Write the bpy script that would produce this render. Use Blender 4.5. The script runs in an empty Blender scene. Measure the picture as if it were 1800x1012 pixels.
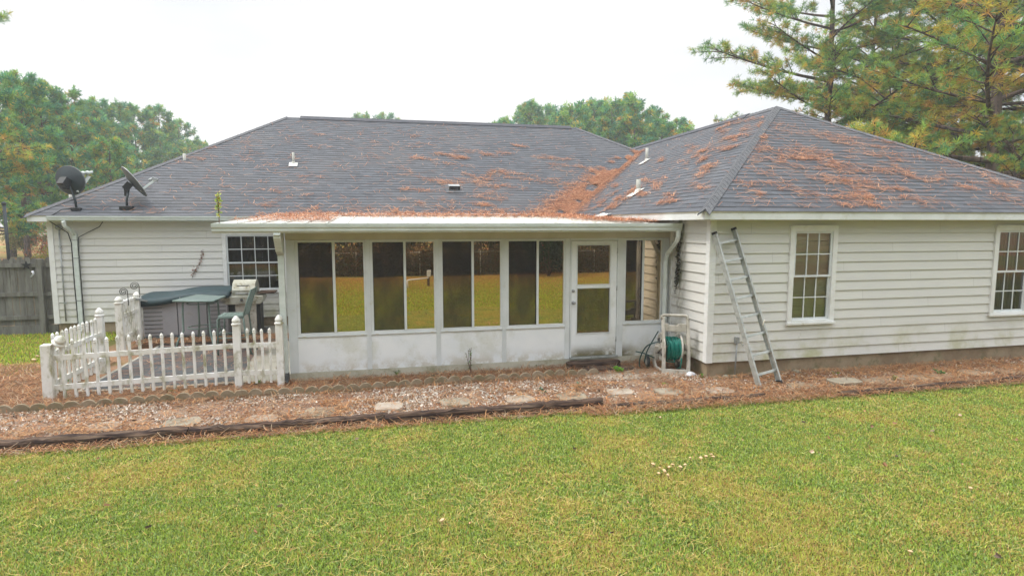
import bpy, math, random
import numpy as np
from mathutils import Vector, Matrix
R_ = math.radians
rnd = random.Random(7)
NP = np.random.default_rng(11)
scene = bpy.context.scene
COL = scene.collection

# ------------------------------------------------------------------ camera
cd = bpy.data.cameras.new("camera"); cam = bpy.data.objects.new("camera", cd); COL.objects.link(cam)
CC = np.array([-5.13899864, -8.51746272, 2.49680729])
CR = np.array([0.974869417, -0.222775969, -0.00069779]); CF = np.array([0.2214778, 0.96951691, -0.10480718])
CU = np.array([0.02402504, 0.10201877, 0.99449232]); FPX = 1058.2635
m = Matrix(((CR[0], CU[0], -CF[0], CC[0]), (CR[1], CU[1], -CF[1], CC[1]), (CR[2], CU[2], -CF[2], CC[2]), (0, 0, 0, 1)))
cam.matrix_world = m
cd.sensor_width = 36; cd.lens = FPX / 1800 * 36; cd.clip_end = 1500; cd.clip_start = 0.05
scene.camera = cam

def ray(u, v): return CF + CR * (u - 900) / FPX - CU * (v - 506) / FPX      # a direction in the photo -> the world (used to survey positions)
def onz(u, v, z):
    d = ray(u, v); return CC + d * ((z - CC[2]) / d[2])
def ony(u, v, y):
    d = ray(u, v); return CC + d * ((y - CC[1]) / d[1])

# ------------------------------------------------------------------ world, sun, exposure
SUN_EL, SUN_AZ = 55.0, 278.0          # high thin overcast, sun behind cloud on the left
w = bpy.data.worlds.new("World"); scene.world = w; w.use_nodes = True
nt = w.node_tree; nt.nodes.clear()
out = nt.nodes.new('ShaderNodeOutputWorld'); bg = nt.nodes.new('ShaderNodeBackground')
sky = nt.nodes.new('ShaderNodeTexSky'); sky.sky_type = 'NISHITA'; sky.sun_disc = False
sky.sun_elevation = R_(SUN_EL); sky.sun_rotation = R_(SUN_AZ); sky.air_density = 1.0; sky.dust_density = 3
sc_ = nt.nodes.new('ShaderNodeVectorMath'); sc_.operation = 'SCALE'; sc_.inputs[3].default_value = 0.10
nt.links.new(sky.outputs[0], sc_.inputs[0])
tc = nt.nodes.new('ShaderNodeTexCoord'); mp = nt.nodes.new('ShaderNodeMapping'); mp.inputs['Scale'].default_value = (1.2, 1.2, 4.5)
mp.inputs['Location'].default_value = (0.4, 0.2, 0.0)
nz = nt.nodes.new('ShaderNodeTexNoise'); nz.inputs['Scale'].default_value = 1.1; nz.inputs['Detail'].default_value = 4
rp = nt.nodes.new('ShaderNodeValToRGB')
rp.color_ramp.elements[0].position = 0.38; rp.color_ramp.elements[0].color = (0.76, 0.80, 0.85, 1)
rp.color_ramp.elements[1].position = 0.58; rp.color_ramp.elements[1].color = (1.0, 1.0, 1.0, 1)
mx = nt.nodes.new('ShaderNodeMixRGB'); mx.inputs[0].default_value = 0.93
nt.links.new(tc.outputs['Generated'], mp.inputs[0]); nt.links.new(mp.outputs[0], nz.inputs['Vector'])
nt.links.new(nz.outputs['Fac'], rp.inputs[0]); nt.links.new(sc_.outputs[0], mx.inputs[1]); nt.links.new(rp.outputs[0], mx.inputs[2])
sx = nt.nodes.new('ShaderNodeSeparateXYZ'); nt.links.new(tc.outputs['Generated'], sx.inputs[0])
gr_ = nt.nodes.new('ShaderNodeMapRange'); gr_.inputs[1].default_value = .40; gr_.inputs[2].default_value = .95; gr_.inputs[3].default_value = .60; gr_.inputs[4].default_value = 2.25   # overcast sky: brightest overhead
nt.links.new(sx.outputs[2], gr_.inputs[0]); gm_ = nt.nodes.new('ShaderNodeVectorMath'); gm_.operation = 'SCALE'; nt.links.new(mx.outputs[0], gm_.inputs[0]); nt.links.new(gr_.outputs[0], gm_.inputs[3])
nt.links.new(gm_.outputs[0], bg.inputs[0]); bg.inputs[1].default_value = 1.0; nt.links.new(bg.outputs[0], out.inputs[0])
sd = bpy.data.lights.new("sun", 'SUN'); so = bpy.data.objects.new("sun", sd); COL.objects.link(so)
sd.energy = 1.2; sd.angle = R_(14); sd.color = (1.0, 0.95, 0.88)
az, el = R_(SUN_AZ), R_(SUN_EL)
sdir = Vector((math.sin(az) * math.cos(el), math.cos(az) * math.cos(el), math.sin(el)))
so.rotation_euler = sdir.to_track_quat('Z', 'Y').to_euler()
scene.view_settings.view_transform = 'Standard'; scene.view_settings.look = 'None'
scene.view_settings.gamma = 1; scene.view_settings.exposure = 0.90
scene.cycles.max_bounces = 8; scene.cycles.transparent_max_bounces = 16; scene.cycles.use_denoising = True
scene.cycles.volume_bounces = 1

# ------------------------------------------------------------------ materials
class G:
    def __init__(s, name):
        s.m = bpy.data.materials.new(name); s.m.use_nodes = True; s.t = s.m.node_tree; s.t.nodes.clear()
        s.out = s.n('ShaderNodeOutputMaterial')
    def n(s, k, **kw):
        x = s.t.nodes.new(k)
        for a, b in kw.items():
            if a.startswith('i_'):
                key = a[2:].replace('_', ' '); x.inputs[int(key) if key.isdigit() else key].default_value = b
            else: setattr(x, a, b)
        return x
    def l(s, a, b): s.t.links.new(a, b)
    def math(s, op, a, b=None, c=None):
        x = s.n('ShaderNodeMath', operation=op)
        for i, v in enumerate((a, b, c)):
            if v is None: continue
            if isinstance(v, (int, float)): x.inputs[i].default_value = v
            else: s.l(v, x.inputs[i])
        return x.outputs[0]
    def mix(s, f, a, b, mode='MIX'):
        x = s.n('ShaderNodeMixRGB', blend_type=mode)
        for i, v in enumerate((f, a, b)):
            if isinstance(v, (int, float)): x.inputs[i].default_value = v
            elif isinstance(v, tuple): x.inputs[i].default_value = tuple(v) + (1,)
            else: s.l(v, x.inputs[i])
        return x.outputs[0]
    def noise(s, vec, scale, detail=4, rough=.55, stretch=None):
        if stretch:
            mm = s.n('ShaderNodeMapping'); mm.inputs['Scale'].default_value = stretch; s.l(vec, mm.inputs[0]); vec = mm.outputs[0]
        x = s.n('ShaderNodeTexNoise'); x.inputs['Scale'].default_value = scale; x.inputs['Detail'].default_value = detail
        x.inputs['Roughness'].default_value = rough; s.l(vec, x.inputs['Vector']); return x.outputs['Fac']
    def ramp(s, f, lo, hi, a=0., b=1.):
        x = s.n('ShaderNodeMapRange', interpolation_type='SMOOTHSTEP'); s.l(f, x.inputs[0])
        for i, v in enumerate((lo, hi, a, b)): x.inputs[i + 1].default_value = v
        return x.outputs[0]
    def pos(s): return s.n('ShaderNodeNewGeometry').outputs['Position']
    def obj(s): return s.n('ShaderNodeTexCoord').outputs['Object']
    def bsdf(s, col, rough=.6, metal=0., bump=None, bstr=.3, bdist=.01, spec=.5):
        p = s.n('ShaderNodeBsdfPrincipled')
        if isinstance(col, tuple): p.inputs['Base Color'].default_value = col + (1,)
        else: s.l(col, p.inputs['Base Color'])
        p.inputs['Roughness'].default_value = rough; p.inputs['Metallic'].default_value = metal
        p.inputs['Specular IOR Level'].default_value = spec
        if bump is not None:
            b = s.n('ShaderNodeBump'); b.inputs['Strength'].default_value = bstr; b.inputs['Distance'].default_value = bdist
            s.l(bump, b.inputs['Height']); s.l(b.outputs[0], p.inputs['Normal'])
        s.l(p.outputs[0], s.out.inputs[0]); return p

def plain(name, c1, c2=None, scale=6, rough=.6, metal=0., stain=None, sscale=8, slo=.5, shi=.7, bump=.2, spec=.4, world=False, stretch=None):
    g = G(name); v = g.pos() if world else g.obj()
    c2 = c2 or tuple(x * .85 for x in c1)
    n1 = g.noise(v, scale, 5, stretch=stretch)
    col = g.mix(g.ramp(n1, .35, .65), c1, c2)
    if stain: col = g.mix(g.ramp(g.noise(v, sscale, 6, .65, stretch=stretch), slo, shi), col, stain)
    g.bsdf(col, rough, metal, g.noise(v, scale * 8, 3), bump, .004, spec); return g.m

def siding_mat(name, base):
    g = G(name); v = g.pos()
    xyz = g.n('ShaderNodeSeparateXYZ'); g.l(v, xyz.inputs[0])
    grain = g.noise(v, 14, 5, .6, stretch=(.25, .25, 9))
    big = g.noise(v, 1.1, 4)
    col = g.mix(g.ramp(grain, .3, .7), base, tuple(x * .93 for x in base))
    col = g.mix(g.ramp(big, .4, .7), col, tuple(a * b for a, b in zip(base, (.93, .93, .95))))
    # per-board tone
    row = g.math('FLOOR', g.math('DIVIDE', g.math('SUBTRACT', xyz.outputs[2], .30), .158))
    seg = g.math('FLOOR', g.math('ADD', g.math('DIVIDE', xyz.outputs[0], 3.66), g.math('MULTIPLY', row, .37)))
    wn = g.n('ShaderNodeTexWhiteNoise', noise_dimensions='2D'); cmb = g.n('ShaderNodeCombineXYZ')
    g.l(row, cmb.inputs[0]); g.l(seg, cmb.inputs[1]); g.l(cmb.outputs[0], wn.inputs['Vector'])
    col = g.mix(g.math('MULTIPLY', wn.outputs['Value'], .10), col, (.42, .42, .40))
    # butt joints between boards
    fr = g.math('FRACT', g.math('ADD', g.math('DIVIDE', xyz.outputs[0], 3.66), g.math('MULTIPLY', row, .37)))
    col = g.mix(g.math('MULTIPLY', g.math('LESS_THAN', fr, .0012), .55), col, (.2, .2, .17))
    # algae: low on the wall, and in drip streaks
    low = g.ramp(xyz.outputs[2], .3, 1.0, 1., 0.)
    patch = g.ramp(g.noise(v, 1.7, 6, .65), .42, .72)
    alg = g.math('MULTIPLY', g.math('MULTIPLY', low, patch), .75)
    col = g.mix(alg, col, (.33, .33, .13))
    speck = g.math('MULTIPLY', g.ramp(g.noise(v, 5, 6, .7, stretch=(1, 1, .5)), .62, .75), g.ramp(xyz.outputs[2], .3, 1.5, .7, .08))
    col = g.mix(speck, col, (.24, .22, .10))
    # dark green run-down on the return wall under the gutter end
    dy = g.math('ABSOLUTE', g.math('SUBTRACT', xyz.outputs[1], .93))
    near = g.math('MULTIPLY', g.ramp(dy, .02, .26, 1., 0.), g.math('LESS_THAN', xyz.outputs[0], .03))
    near = g.math('MULTIPLY', near, g.math('GREATER_THAN', xyz.outputs[0], -.1))
    near = g.math('MULTIPLY', near, g.ramp(g.noise(v, 9, 6, .7, stretch=(1, 1, .3)), .32, .6))
    near = g.math('MULTIPLY', near, g.ramp(xyz.outputs[2], .7, 1.6, .25, 1.))
    col = g.mix(g.math('MULTIPLY', near, .85), col, (.10, .10, .035))
    g.bsdf(col, .55, 0, grain, .25, .004, .3); return g.m

def shingle_mat():
    g = G('asphalt_shingle'); uv = g.n('ShaderNodeTexCoord').outputs['UV']
    s = g.n('ShaderNodeSeparateXYZ'); g.l(uv, s.inputs[0])
    e = .1431
    rowf = g.math('DIVIDE', s.outputs[1], e); row = g.math('FLOOR', rowf); fy = g.math('FRACT', rowf)
    wn0 = g.n('ShaderNodeTexWhiteNoise', noise_dimensions='1D'); g.l(row, wn0.inputs['W'])
    # tabs of uneven width: two overlaid spacings, each with its own random tone
    def tabs(wd, k):
        c = g.math('FLOOR', g.math('ADD', g.math('DIVIDE', s.outputs[0], wd), g.math('MULTIPLY', wn0.outputs['Value'], 37. * k)))
        cm = g.n('ShaderNodeCombineXYZ'); g.l(c, cm.inputs[0]); g.l(row, cm.inputs[1]); cm.inputs[2].default_value = k
        wn = g.n('ShaderNodeTexWhiteNoise', noise_dimensions='3D'); g.l(cm.outputs[0], wn.inputs['Vector']); return wn.outputs['Value']
    a, b = tabs(.21, 1.), tabs(.34, 2.)
    t = g.math('ADD', g.math('MULTIPLY', a, .55), g.math('MULTIPLY', b, .45))
    col = g.mix(g.ramp(t, .2, .8), (.026, .032, .042), (.060, .069, .083))
    gr = g.noise(uv, 220, 2); col = g.mix(.28, col, g.mix(g.ramp(gr, .35, .65), (.03, .03, .035), (.17, .17, .18)))
    band = g.math('MULTIPLY', g.math('GREATER_THAN', fy, .76), g.math('GREATER_THAN', b, .45))   # printed shadow band of a laminated shingle
    col = g.mix(g.math('MULTIPLY', band, .85), col, (.014, .015, .018))
    edge = g.math('LESS_THAN', fy, .09); col = g.mix(g.math('MULTIPLY', edge, .2), col, (.03, .03, .036))
    col = g.mix(g.ramp(g.noise(uv, .5, 4), .4, .7, 0, .3), col, (.105, .095, .09))
    g.bsdf(col, .7, 0, gr, .5, .004, .4); return g.m

def attr_mat(name, rough=.6, trans=.0, spec=.2):
    g = G(name); a = g.n('ShaderNodeAttribute', attribute_name='col').outputs['Color']
    p = g.bsdf(a, rough, spec=spec)
    if trans:
        tr = g.n('ShaderNodeBsdfTranslucent'); g.l(a, tr.inputs[0]); mxs = g.n('ShaderNodeMixShader'); mxs.inputs[0].default_value = trans
        g.l(p.outputs[0], mxs.inputs[1]); g.l(tr.outputs[0], mxs.inputs[2]); g.l(mxs.outputs[0], g.out.inputs[0])
    return g.m

def glass_mat(name, refl, tint, rcol=(1, 1, 1), wav=.02, rough=.0):
    g = G(name); gl = g.n('ShaderNodeBsdfGlossy'); gl.inputs['Color'].default_value = rcol + (1,); gl.inputs['Roughness'].default_value = rough
    tr = g.n('ShaderNodeBsdfTransparent'); tr.inputs[0].default_value = tint + (1,)
    if wav:
        b = g.n('ShaderNodeBump'); b.inputs['Strength'].default_value = wav; b.inputs['Distance'].default_value = .01
        g.l(g.noise(g.pos(), 2.2, 1), b.inputs['Height']); g.l(b.outputs[0], gl.inputs['Normal'])
    fr = g.n('ShaderNodeFresnel'); fr.inputs[0].default_value = 1.5
    f = g.math('MINIMUM', g.math('ADD', fr.outputs[0], refl), 1.0)
    mxs = g.n('ShaderNodeMixShader'); g.l(f, mxs.inputs[0]); g.l(tr.outputs[0], mxs.inputs[1]); g.l(gl.outputs[0], mxs.inputs[2])
    g.l(mxs.outputs[0], g.out.inputs[0]); return g.m

def screen_mat():
    g = G('insect_screen'); d = g.n('ShaderNodeBsdfDiffuse'); d.inputs[0].default_value = (.035, .034, .035, 1)
    tr = g.n('ShaderNodeBsdfTransparent'); mxs = g.n('ShaderNodeMixShader')
    f = g.ramp(g.noise(g.pos(), 3.2, 2, stretch=(1.5, 1, .7)), .3, .7, .42, .62)
    g.l(f, mxs.inputs[0]); g.l(d.outputs[0], mxs.inputs[1]); g.l(tr.outputs[0], mxs.inputs[2]); g.l(mxs.outputs[0], g.out.inputs[0]); return g.m

def ground_mat(name, kind):
    g = G(name); v = g.pos(); s = g.n('ShaderNodeSeparateXYZ'); g.l(v, s.inputs[0])
    if kind == 'lawn':
        n = g.noise(v, 1.3, 6, .6); f = g.noise(v, 45, 4, .7)
        col = g.mix(g.ramp(n, .35, .65), (.09, .11, .02), (.13, .12, .035))
        col = g.mix(g.ramp(f, .35, .7, 0, .6), col, (.09, .085, .03))
        straw = g.ramp(g.noise(v, .35, 5, .6), .55, .72, 0, .5); col = g.mix(straw, col, (.30, .17, .06))
        behind = g.ramp(s.outputs[1], -17.5, -11.0, 1., 0.); col = g.mix(g.math('MULTIPLY', behind, .85), col, (.36, .19, .07))
        bump = f
    elif kind == 'far':
        n = g.noise(v, .12, 6, .6); n2 = g.noise(v, .5, 5, .6)
        col = g.mix(g.ramp(n, .42, .58), (.19, .18, .05), (.30, .14, .06)); col = g.mix(g.ramp(n2, .5, .7, 0, .6), col, (.36, .20, .10)); bump = n2
    elif kind == 'bed':
        n = g.noise(v, 2.2, 6, .6); f = g.noise(v, 38, 5, .7)
        col = g.mix(g.ramp(n, .35, .65), (.24, .14, .08), (.17, .10, .06)); col = g.mix(g.ramp(f, .4, .7, 0, .7), col, (.31, .20, .13)); bump = f
        col = g.mix(g.ramp(g.noise(v, 1.3, 4), .58, .70, 0, .5), col, (.11, .11, .03))
    elif kind == 'path':
        n = g.noise(v, 1.6, 6, .6); f = g.noise(v, 60, 5, .7)
        col = g.mix(g.ramp(n, .35, .65), (.26, .17, .11), (.20, .10, .06)); col = g.mix(g.ramp(f, .45, .6, 0, .8), col, (.42, .36, .30)); bump = f
    g.bsdf(col, .95, 0, bump, .8, .03, .1); return g.m

def concrete_mat(name, c, dark, moss, amt=.5, sc=2.0):
    g = G(name); v = g.pos()
    col = g.mix(g.ramp(g.noise(v, sc, 6, .65), .35, .65), c, dark)
    col = g.mix(g.ramp(g.noise(v, sc * 1.7, 6, .7), .5, .72, 0, amt), col, moss)
    f = g.noise(v, 60, 4, .7); col = g.mix(g.ramp(f, .3, .7, 0, .3), col, dark)
    g.bsdf(col, .85, 0, f, .4, .006, .3); return g.m

def panel_mat():
    g = G('dirty_white_panel'); v = g.pos(); s = g.n('ShaderNodeSeparateXYZ'); g.l(v, s.inputs[0])
    col = g.mix(g.ramp(g.noise(v, 3, 4), .3, .7), (.72, .75, .77), (.78, .80, .81))
    a = g.math('MULTIPLY', g.ramp(g.noise(v, 1.9, 6, .6), .5, .68), .34); col = g.mix(a, col, (.42, .42, .28))
    b = g.math('MULTIPLY', g.ramp(g.noise(v, 30, 5, .8), .55, .75), g.ramp(g.noise(v, 1.9, 3), .45, .6, 0, .6)); col = g.mix(b, col, (.30, .30, .22))
    d = g.math('MULTIPLY', g.ramp(s.outputs[2], .17, .42, 1., 0.), g.ramp(g.noise(v, 6, 5, .7), .40, .62)); 
    col = g.mix(g.math('MULTIPLY', d, .55), col, (.33, .27, .15))
    nd = g.math('MULTIPLY', g.ramp(s.outputs[0], -1.95, -1.7, 0., 1.), g.ramp(s.outputs[0], -.9, -.6, 1., .25))
    dd = g.math('MULTIPLY', g.math('MULTIPLY', nd, g.ramp(s.outputs[2], .22, .46, 1., 0.)), g.ramp(g.noise(v, 5, 6, .7, stretch=(1, 1, 1.5)), .30, .5))
    col = g.mix(g.math('MULTIPLY', dd, .9), col, (.12, .10, .035))
    g.bsdf(col, .42, 0, g.noise(v, 20, 2), .05, .004, .4); return g.m

MT = {}
MT['siding'] = siding_mat('painted_lap_siding', (.66, .655, .62))
MT['trim'] = plain('white_trim_paint', (.74, .75, .74), (.68, .68, .66), 4, .5, stain=(.45, .44, .32), sscale=5, slo=.58, shi=.8, world=True)
MT['fascia'] = plain('white_fascia', (.72, .74, .73), (.64, .66, .64), 2, .5, stain=(.50, .50, .40), sscale=3, slo=.5, shi=.8, world=True)
MT['gutter'] = plain('pale_metal_gutter', (.60, .65, .63), (.52, .57, .54), 2.5, .4, stain=(.40, .42, .34), sscale=9, slo=.55, shi=.8, world=True, stretch=(1, 1, 3))
MT['drip'] = plain('tan_drip_edge', (.45, .42, .30), (.35, .33, .24), 3, .6, world=True)
MT['soffit'] = plain('cream_soffit', (.62, .58, .47), (.55, .51, .40), 3, .6, world=True)
MT['shingle'] = shingle_mat()
MT['cap'] = plain('ridge_cap_shingle', (.085, .09, .098), (.12, .122, .128), 5, .7, stain=(.05, .05, .055), sscale=60, slo=.45, shi=.6, world=True, bump=.5)
MT['ventdark'] = plain('dark_ridge_vent', (.05, .055, .065), (.07, .07, .08), 5, .8)
MT['found'] = concrete_mat('stained_foundation', (.34, .27, .18), (.22, .16, .10), (.11, .12, .05), .8, 2.4)
MT['slab'] = concrete_mat('pale_slab_edge', (.52, .50, .42), (.36, .34, .26), (.16, .16, .07), .7, 2.2)
MT['patio'] = concrete_mat('patio_concrete', (.34, .32, .27), (.24, .23, .19), (.16, .16, .10), .6, 1.0)
MT['slate'] = concrete_mat('dark_slate_paving', (.080, .088, .090), (.048, .052, .053), (.16, .10, .07), .8, 1.4)
MT['stone'] = concrete_mat('stepping_stone', (.30, .27, .21), (.22, .19, .14), (.15, .14, .08), .6, 3.0)
MT['stone_pale'] = concrete_mat('pale_stepping_stone', (.40, .35, .29), (.30, .25, .19), (.22, .15, .10), .7, 3.0)
MT['edging'] = concrete_mat('mossy_edging', (.30, .24, .17), (.19, .15, .09), (.15, .15, .05), .6, 3.5)
MT['timber'] = plain('rotting_timber', (.075, .045, .032), (.15, .105, .075), 5, .9, stain=(.03, .02, .018), sscale=12, slo=.4, shi=.6, bump=1., spec=.1, world=True, stretch=(.25, 2, 3))
MT['panel'] = panel_mat()
MT['frame'] = plain('white_aluminium_frame', (.64, .67, .68), (.58, .61, .61), 3, .4, stain=(.50, .49, .40), sscale=6, slo=.6, shi=.85, world=True)
MT['framecream'] = plain('cream_beam', (.58, .55, .46), (.52, .49, .40), 3, .5, world=True)
MT['glass_s'] = glass_mat('reflective_sunroom_glass', .56, (.10, .10, .08), (1.0, .80, .56), .035)
MT['glass_h'] = glass_mat('house_window_glass', .06, (.88, .90, .88), (1, 1, 1), .02)
MT['screen'] = screen_mat()
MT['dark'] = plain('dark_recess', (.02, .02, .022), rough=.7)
MT['black'] = plain('black_plastic', (.018, .02, .022), rough=.5)
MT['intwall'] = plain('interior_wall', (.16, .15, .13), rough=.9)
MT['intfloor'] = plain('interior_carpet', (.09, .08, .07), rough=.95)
MT['blind'] = plain('cream_blind', (.78, .73, .52), (.70, .65, .45), 3, .6)
MT['curtain'] = plain('dark_curtain', (.09, .07, .085), (.05, .045, .055), 4, .8, stretch=(6, 1, .3))
MT['alu'] = plain('weathered_aluminium', (.48, .50, .48), (.37, .39, .37), 9, .45, .35, stain=(.20, .20, .17), sscale=25, slo=.55, shi=.75)
MT['picket'] = plain('dirty_white_vinyl', (.76, .76, .74), (.66, .65, .59), 4, .5, stain=(.27, .26, .14), sscale=7, slo=.47, shi=.72, world=True, stretch=(1, 1, .6))
MT['oldwood'] = plain('grey_fence_board', (.20, .20, .175), (.135, .13, .115), 3, .9, stain=(.09, .08, .06), sscale=5, slo=.5, shi=.75, world=True, stretch=(3, 3, .4), bump=.8)
MT['dish'] = plain('dish_grey', (.11, .12, .12), (.085, .095, .10), 5, .5)
MT['dishdark'] = plain('dish_dark_back', (.018, .03, .036), (.012, .02, .026), 5, .5)
MT['metalgrey'] = plain('galvanised_metal', (.36, .38, .38), (.27, .28, .28), 12, .5, .3)
MT['pvc'] = plain('grey_vent_pipe', (.42, .42, .38), (.34, .34, .30), 9, .6)
MT['whitepaint'] = plain('white_flashing', (.66, .66, .62), (.5, .5, .45), 9, .6)
MT['tubgrey'] = plain('tub_cabinet_grey', (.33, .32, .335), (.29, .285, .30), 2, .6, stain=(.25, .24, .20), sscale=3, slo=.55, shi=.8)
MT['teal'] = plain('dark_teal_vinyl', (.008, .026, .032), (.014, .036, .042), 4, .65, stain=(.10, .06, .04), sscale=9, slo=.6, shi=.8)
MT['blue'] = plain('faded_blue_base', (.04, .13, .17), (.03, .09, .12), 5, .6)
MT['greenmetal'] = plain('sage_green_metal', (.15, .21, .185), (.12, .17, .15), 8, .5, stain=(.10, .10, .07), sscale=20, slo=.55, shi=.8)
MT['tableglass'] = plain('clouded_green_glass', (.12, .16, .145), (.09, .125, .115), 5, .5, stain=(.28, .16, .10), sscale=4, slo=.55, shi=.8)
MT['sling'] = plain('woven_green_strap', (.27, .33, .29), (.16, .22, .19), 40, .7, stain=(.10, .15, .13), sscale=60, slo=.45, shi=.55)
MT['steel'] = plain('grimy_stainless', (.46, .46, .40), (.34, .33, .26), 5, .4, .35, stain=(.17, .14, .07), sscale=9, slo=.50, shi=.72)
MT['taupe'] = plain('taupe_plastic', (.47, .45, .40), (.38, .36, .31), 6, .55, stain=(.16, .14, .10), sscale=14, slo=.52, shi=.75)
MT['hosedark'] = plain('dark_green_hose', (.01, .06, .055), (.01, .04, .04), 10, .4)
MT['hose'] = plain('green_hose_vinyl', (.0, .17, .13), (.0, .12, .095), 10, .35)
MT['bag'] = plain('white_plastic_bag', (.60, .62, .66), rough=.4)
MT['rust'] = plain('rusty_iron', (.13, .14, .13), (.09, .09, .08), 20, .7)
MT['bark'] = plain('pine_bark', (.16, .115, .095), (.09, .065, .055), 3, .95, stain=(.05, .038, .034), sscale=7, slo=.45, shi=.6, bump=1., spec=.1, stretch=(1, 1, .35))
MT['vinestem'] = plain('dry_vine_stem', (.16, .07, .045), (.10, .05, .035), 20, .9)
MT['mush'] = plain('tan_mushroom_skin', (.62, .43, .24), (.50, .32, .16), 20, .6)
MT['rock'] = concrete_mat('round_grey_rock', (.30, .29, .22), (.20, .19, .14), (.14, .15, .07), .5, 6)
MT['road'] = plain('pale_road', (.42, .42, .42), (.36, .36, .36), 1, .9)
MT['lawn'] = ground_mat('lawn_soil', 'lawn'); MT['far'] = ground_mat('straw_and_grass', 'far')
MT['bed'] = ground_mat('bed_soil', 'bed'); MT['path'] = ground_mat('path_gravel', 'path')
MT['needle'] = attr_mat('pine_needles', .6, .35); MT['leaf'] = attr_mat('leaves', .5, .35, .3)
MT['grassblade'] = attr_mat('grass_blades', .6, .4, .25); MT['strawm'] = attr_mat('dry_needles', .7, .15); MT['chipm'] = attr_mat('chips', .8)
MT['lid'] = MT['steel']

# ------------------------------------------------------------------ mesh helpers
def root_loc(p):
    v = Vector((0, 0, 0))
    while p is not None: v += p.location; p = p.parent
    return v
def thing(name, label, cat, loc=(0, 0, 0), group=None):
    o = bpy.data.objects.new(name, None); COL.objects.link(o); o.location = loc; o.empty_display_size = .1
    o['label'] = label; o['category'] = cat
    if group: o['group'] = group
    return o
def tag(o, label=None, cat=None, group=None, kind=None):
    if label: o['label'] = label
    if cat: o['category'] = cat
    if group: o['group'] = group
    if kind: o['kind'] = kind
    return o
def link(name, me, mat, parent=None, loc=None):
    o = bpy.data.objects.new(name, me); COL.objects.link(o)
    if mat: me.materials.append(MT[mat] if isinstance(mat, str) else mat)
    if parent is not None: o.parent = parent
    if loc is not None: o.location = loc
    return o
class MB:
    def __init__(s): s.v = []; s.f = []; s.sm = []; s.uv = None
    def add(s, vs, fs, smooth=False):
        b = len(s.v); s.v += [tuple(float(c) for c in x) for x in vs]; s.f += [tuple(b + i for i in f) for f in fs]; s.sm += [smooth] * len(fs); return s
    def box(s, x0, x1, y0, y1, z0, z1):
        v = [(x, y, z) for z in (z0, z1) for y in (y0, y1) for x in (x0, x1)]
        return s.add(v, [(0, 2, 3, 1), (4, 5, 7, 6), (0, 1, 5, 4), (2, 6, 7, 3), (0, 4, 6, 2), (1, 3, 7, 5)])
    def bar(s, p, q, wd, th, up=(0, 0, 1)):
        p, q = Vector(p), Vector(q); d = (q - p).normalized(); u = Vector(up)
        a = d.cross(u)
        if a.length < 1e-4: a = d.cross(Vector((1, 0, 0)))
        a.normalize(); b = a.cross(d).normalized(); a *= wd / 2; b *= th / 2
        v = [c + i * a + j * b for c in (p, q) for j in (-1, 1) for i in (-1, 1)]
        return s.add(v, [(0, 2, 3, 1), (4, 5, 7, 6), (0, 1, 5, 4), (2, 6, 7, 3), (0, 4, 6, 2), (1, 3, 7, 5)])
    def tube(s, pts, r, n=8, cap=True, smooth=True):
        pts = [Vector(p) for p in pts]; rs = r if isinstance(r, (list, tuple)) else [r] * len(pts)
        vs = []; fs = []; a = None
        for i, p in enumerate(pts):
            d = (pts[min(i + 1, len(pts) - 1)] - pts[max(i - 1, 0)]).normalized()
            if a is None:
                a = d.cross(Vector((0, 0, 1)))
                if a.length < .05: a = d.cross(Vector((1, 0, 0)))
            a = (a - d * a.dot(d)).normalized(); b = d.cross(a)
            for k in range(n):
                t = 2 * math.pi * k / n; vs.append(p + (a * math.cos(t) + b * math.sin(t)) * rs[i])
        for i in range(len(pts) - 1):
            for k in range(n): fs.append((i * n + k, i * n + (k + 1) % n, (i + 1) * n + (k + 1) % n, (i + 1) * n + k))
        if cap: fs.append(tuple(range(n))[::-1]); fs.append(tuple((len(pts) - 1) * n + k for k in range(n)))
        return s.add(vs, fs, smooth)
    def lathe(s, prof, c, ax=(0, 0, 1), n=24, smooth=True):
        ax = Vector(ax).normalized(); a = ax.cross(Vector((0, 0, 1)))
        if a.length < .05: a = Vector((1, 0, 0))
        a.normalize(); b = ax.cross(a); c = Vector(c); vs = []; fs = []
        for r, h in prof:
            for k in range(n):
                t = 2 * math.pi * k / n; vs.append(c + ax * h + (a * math.cos(t) + b * math.sin(t)) * r)
        for i in range(len(prof) - 1):
            for k in range(n): fs.append((i * n + k, i * n + (k + 1) % n, (i + 1) * n + (k + 1) % n, (i + 1) * n + k))
        return s.add(vs, fs, smooth)
    def prism(s, poly, d):
        n = len(poly); d = Vector(d); v = [Vector(p) for p in poly] + [Vector(p) + d for p in poly]
        return s.add(v, [tuple(range(n))[::-1], tuple(range(n, 2 * n))] + [(i, (i + 1) % n, n + (i + 1) % n, n + i) for i in range(n)])
    def build(s, name, mat, parent=None, label=None, loc=None, jitter=0):
        me = bpy.data.meshes.new(name); o0 = root_loc(parent) if parent is not None else Vector(loc or (0, 0, 0))
        vs = [(x - o0.x, y - o0.y, z - o0.z) for x, y, z in s.v]
        me.from_pydata(vs, [], s.f)
        if s.uv:
            l = me.uv_layers.new(name='UVMap'); k = 0
            for fi, f in enumerate(s.f):
                for j in range(len(f)): l.data[k].uv = s.uv[fi][j]; k += 1
        me.polygons.foreach_set('use_smooth', s.sm); me.update()
        o = link(name, me, mat, parent)
        if parent is None and loc is not None: o.location = loc
        if label: o['label'] = label
        return o
def B(x0, x1, y0, y1, z0, z1): return MB().box(x0, x1, y0, y1, z0, z1)
def bevel(o, wd=.004, seg=2):
    md = o.modifiers.new('bevel', 'BEVEL'); md.width = wd; md.segments = seg; md.limit_method = 'ANGLE'; md.angle_limit = R_(40); return o

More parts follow.
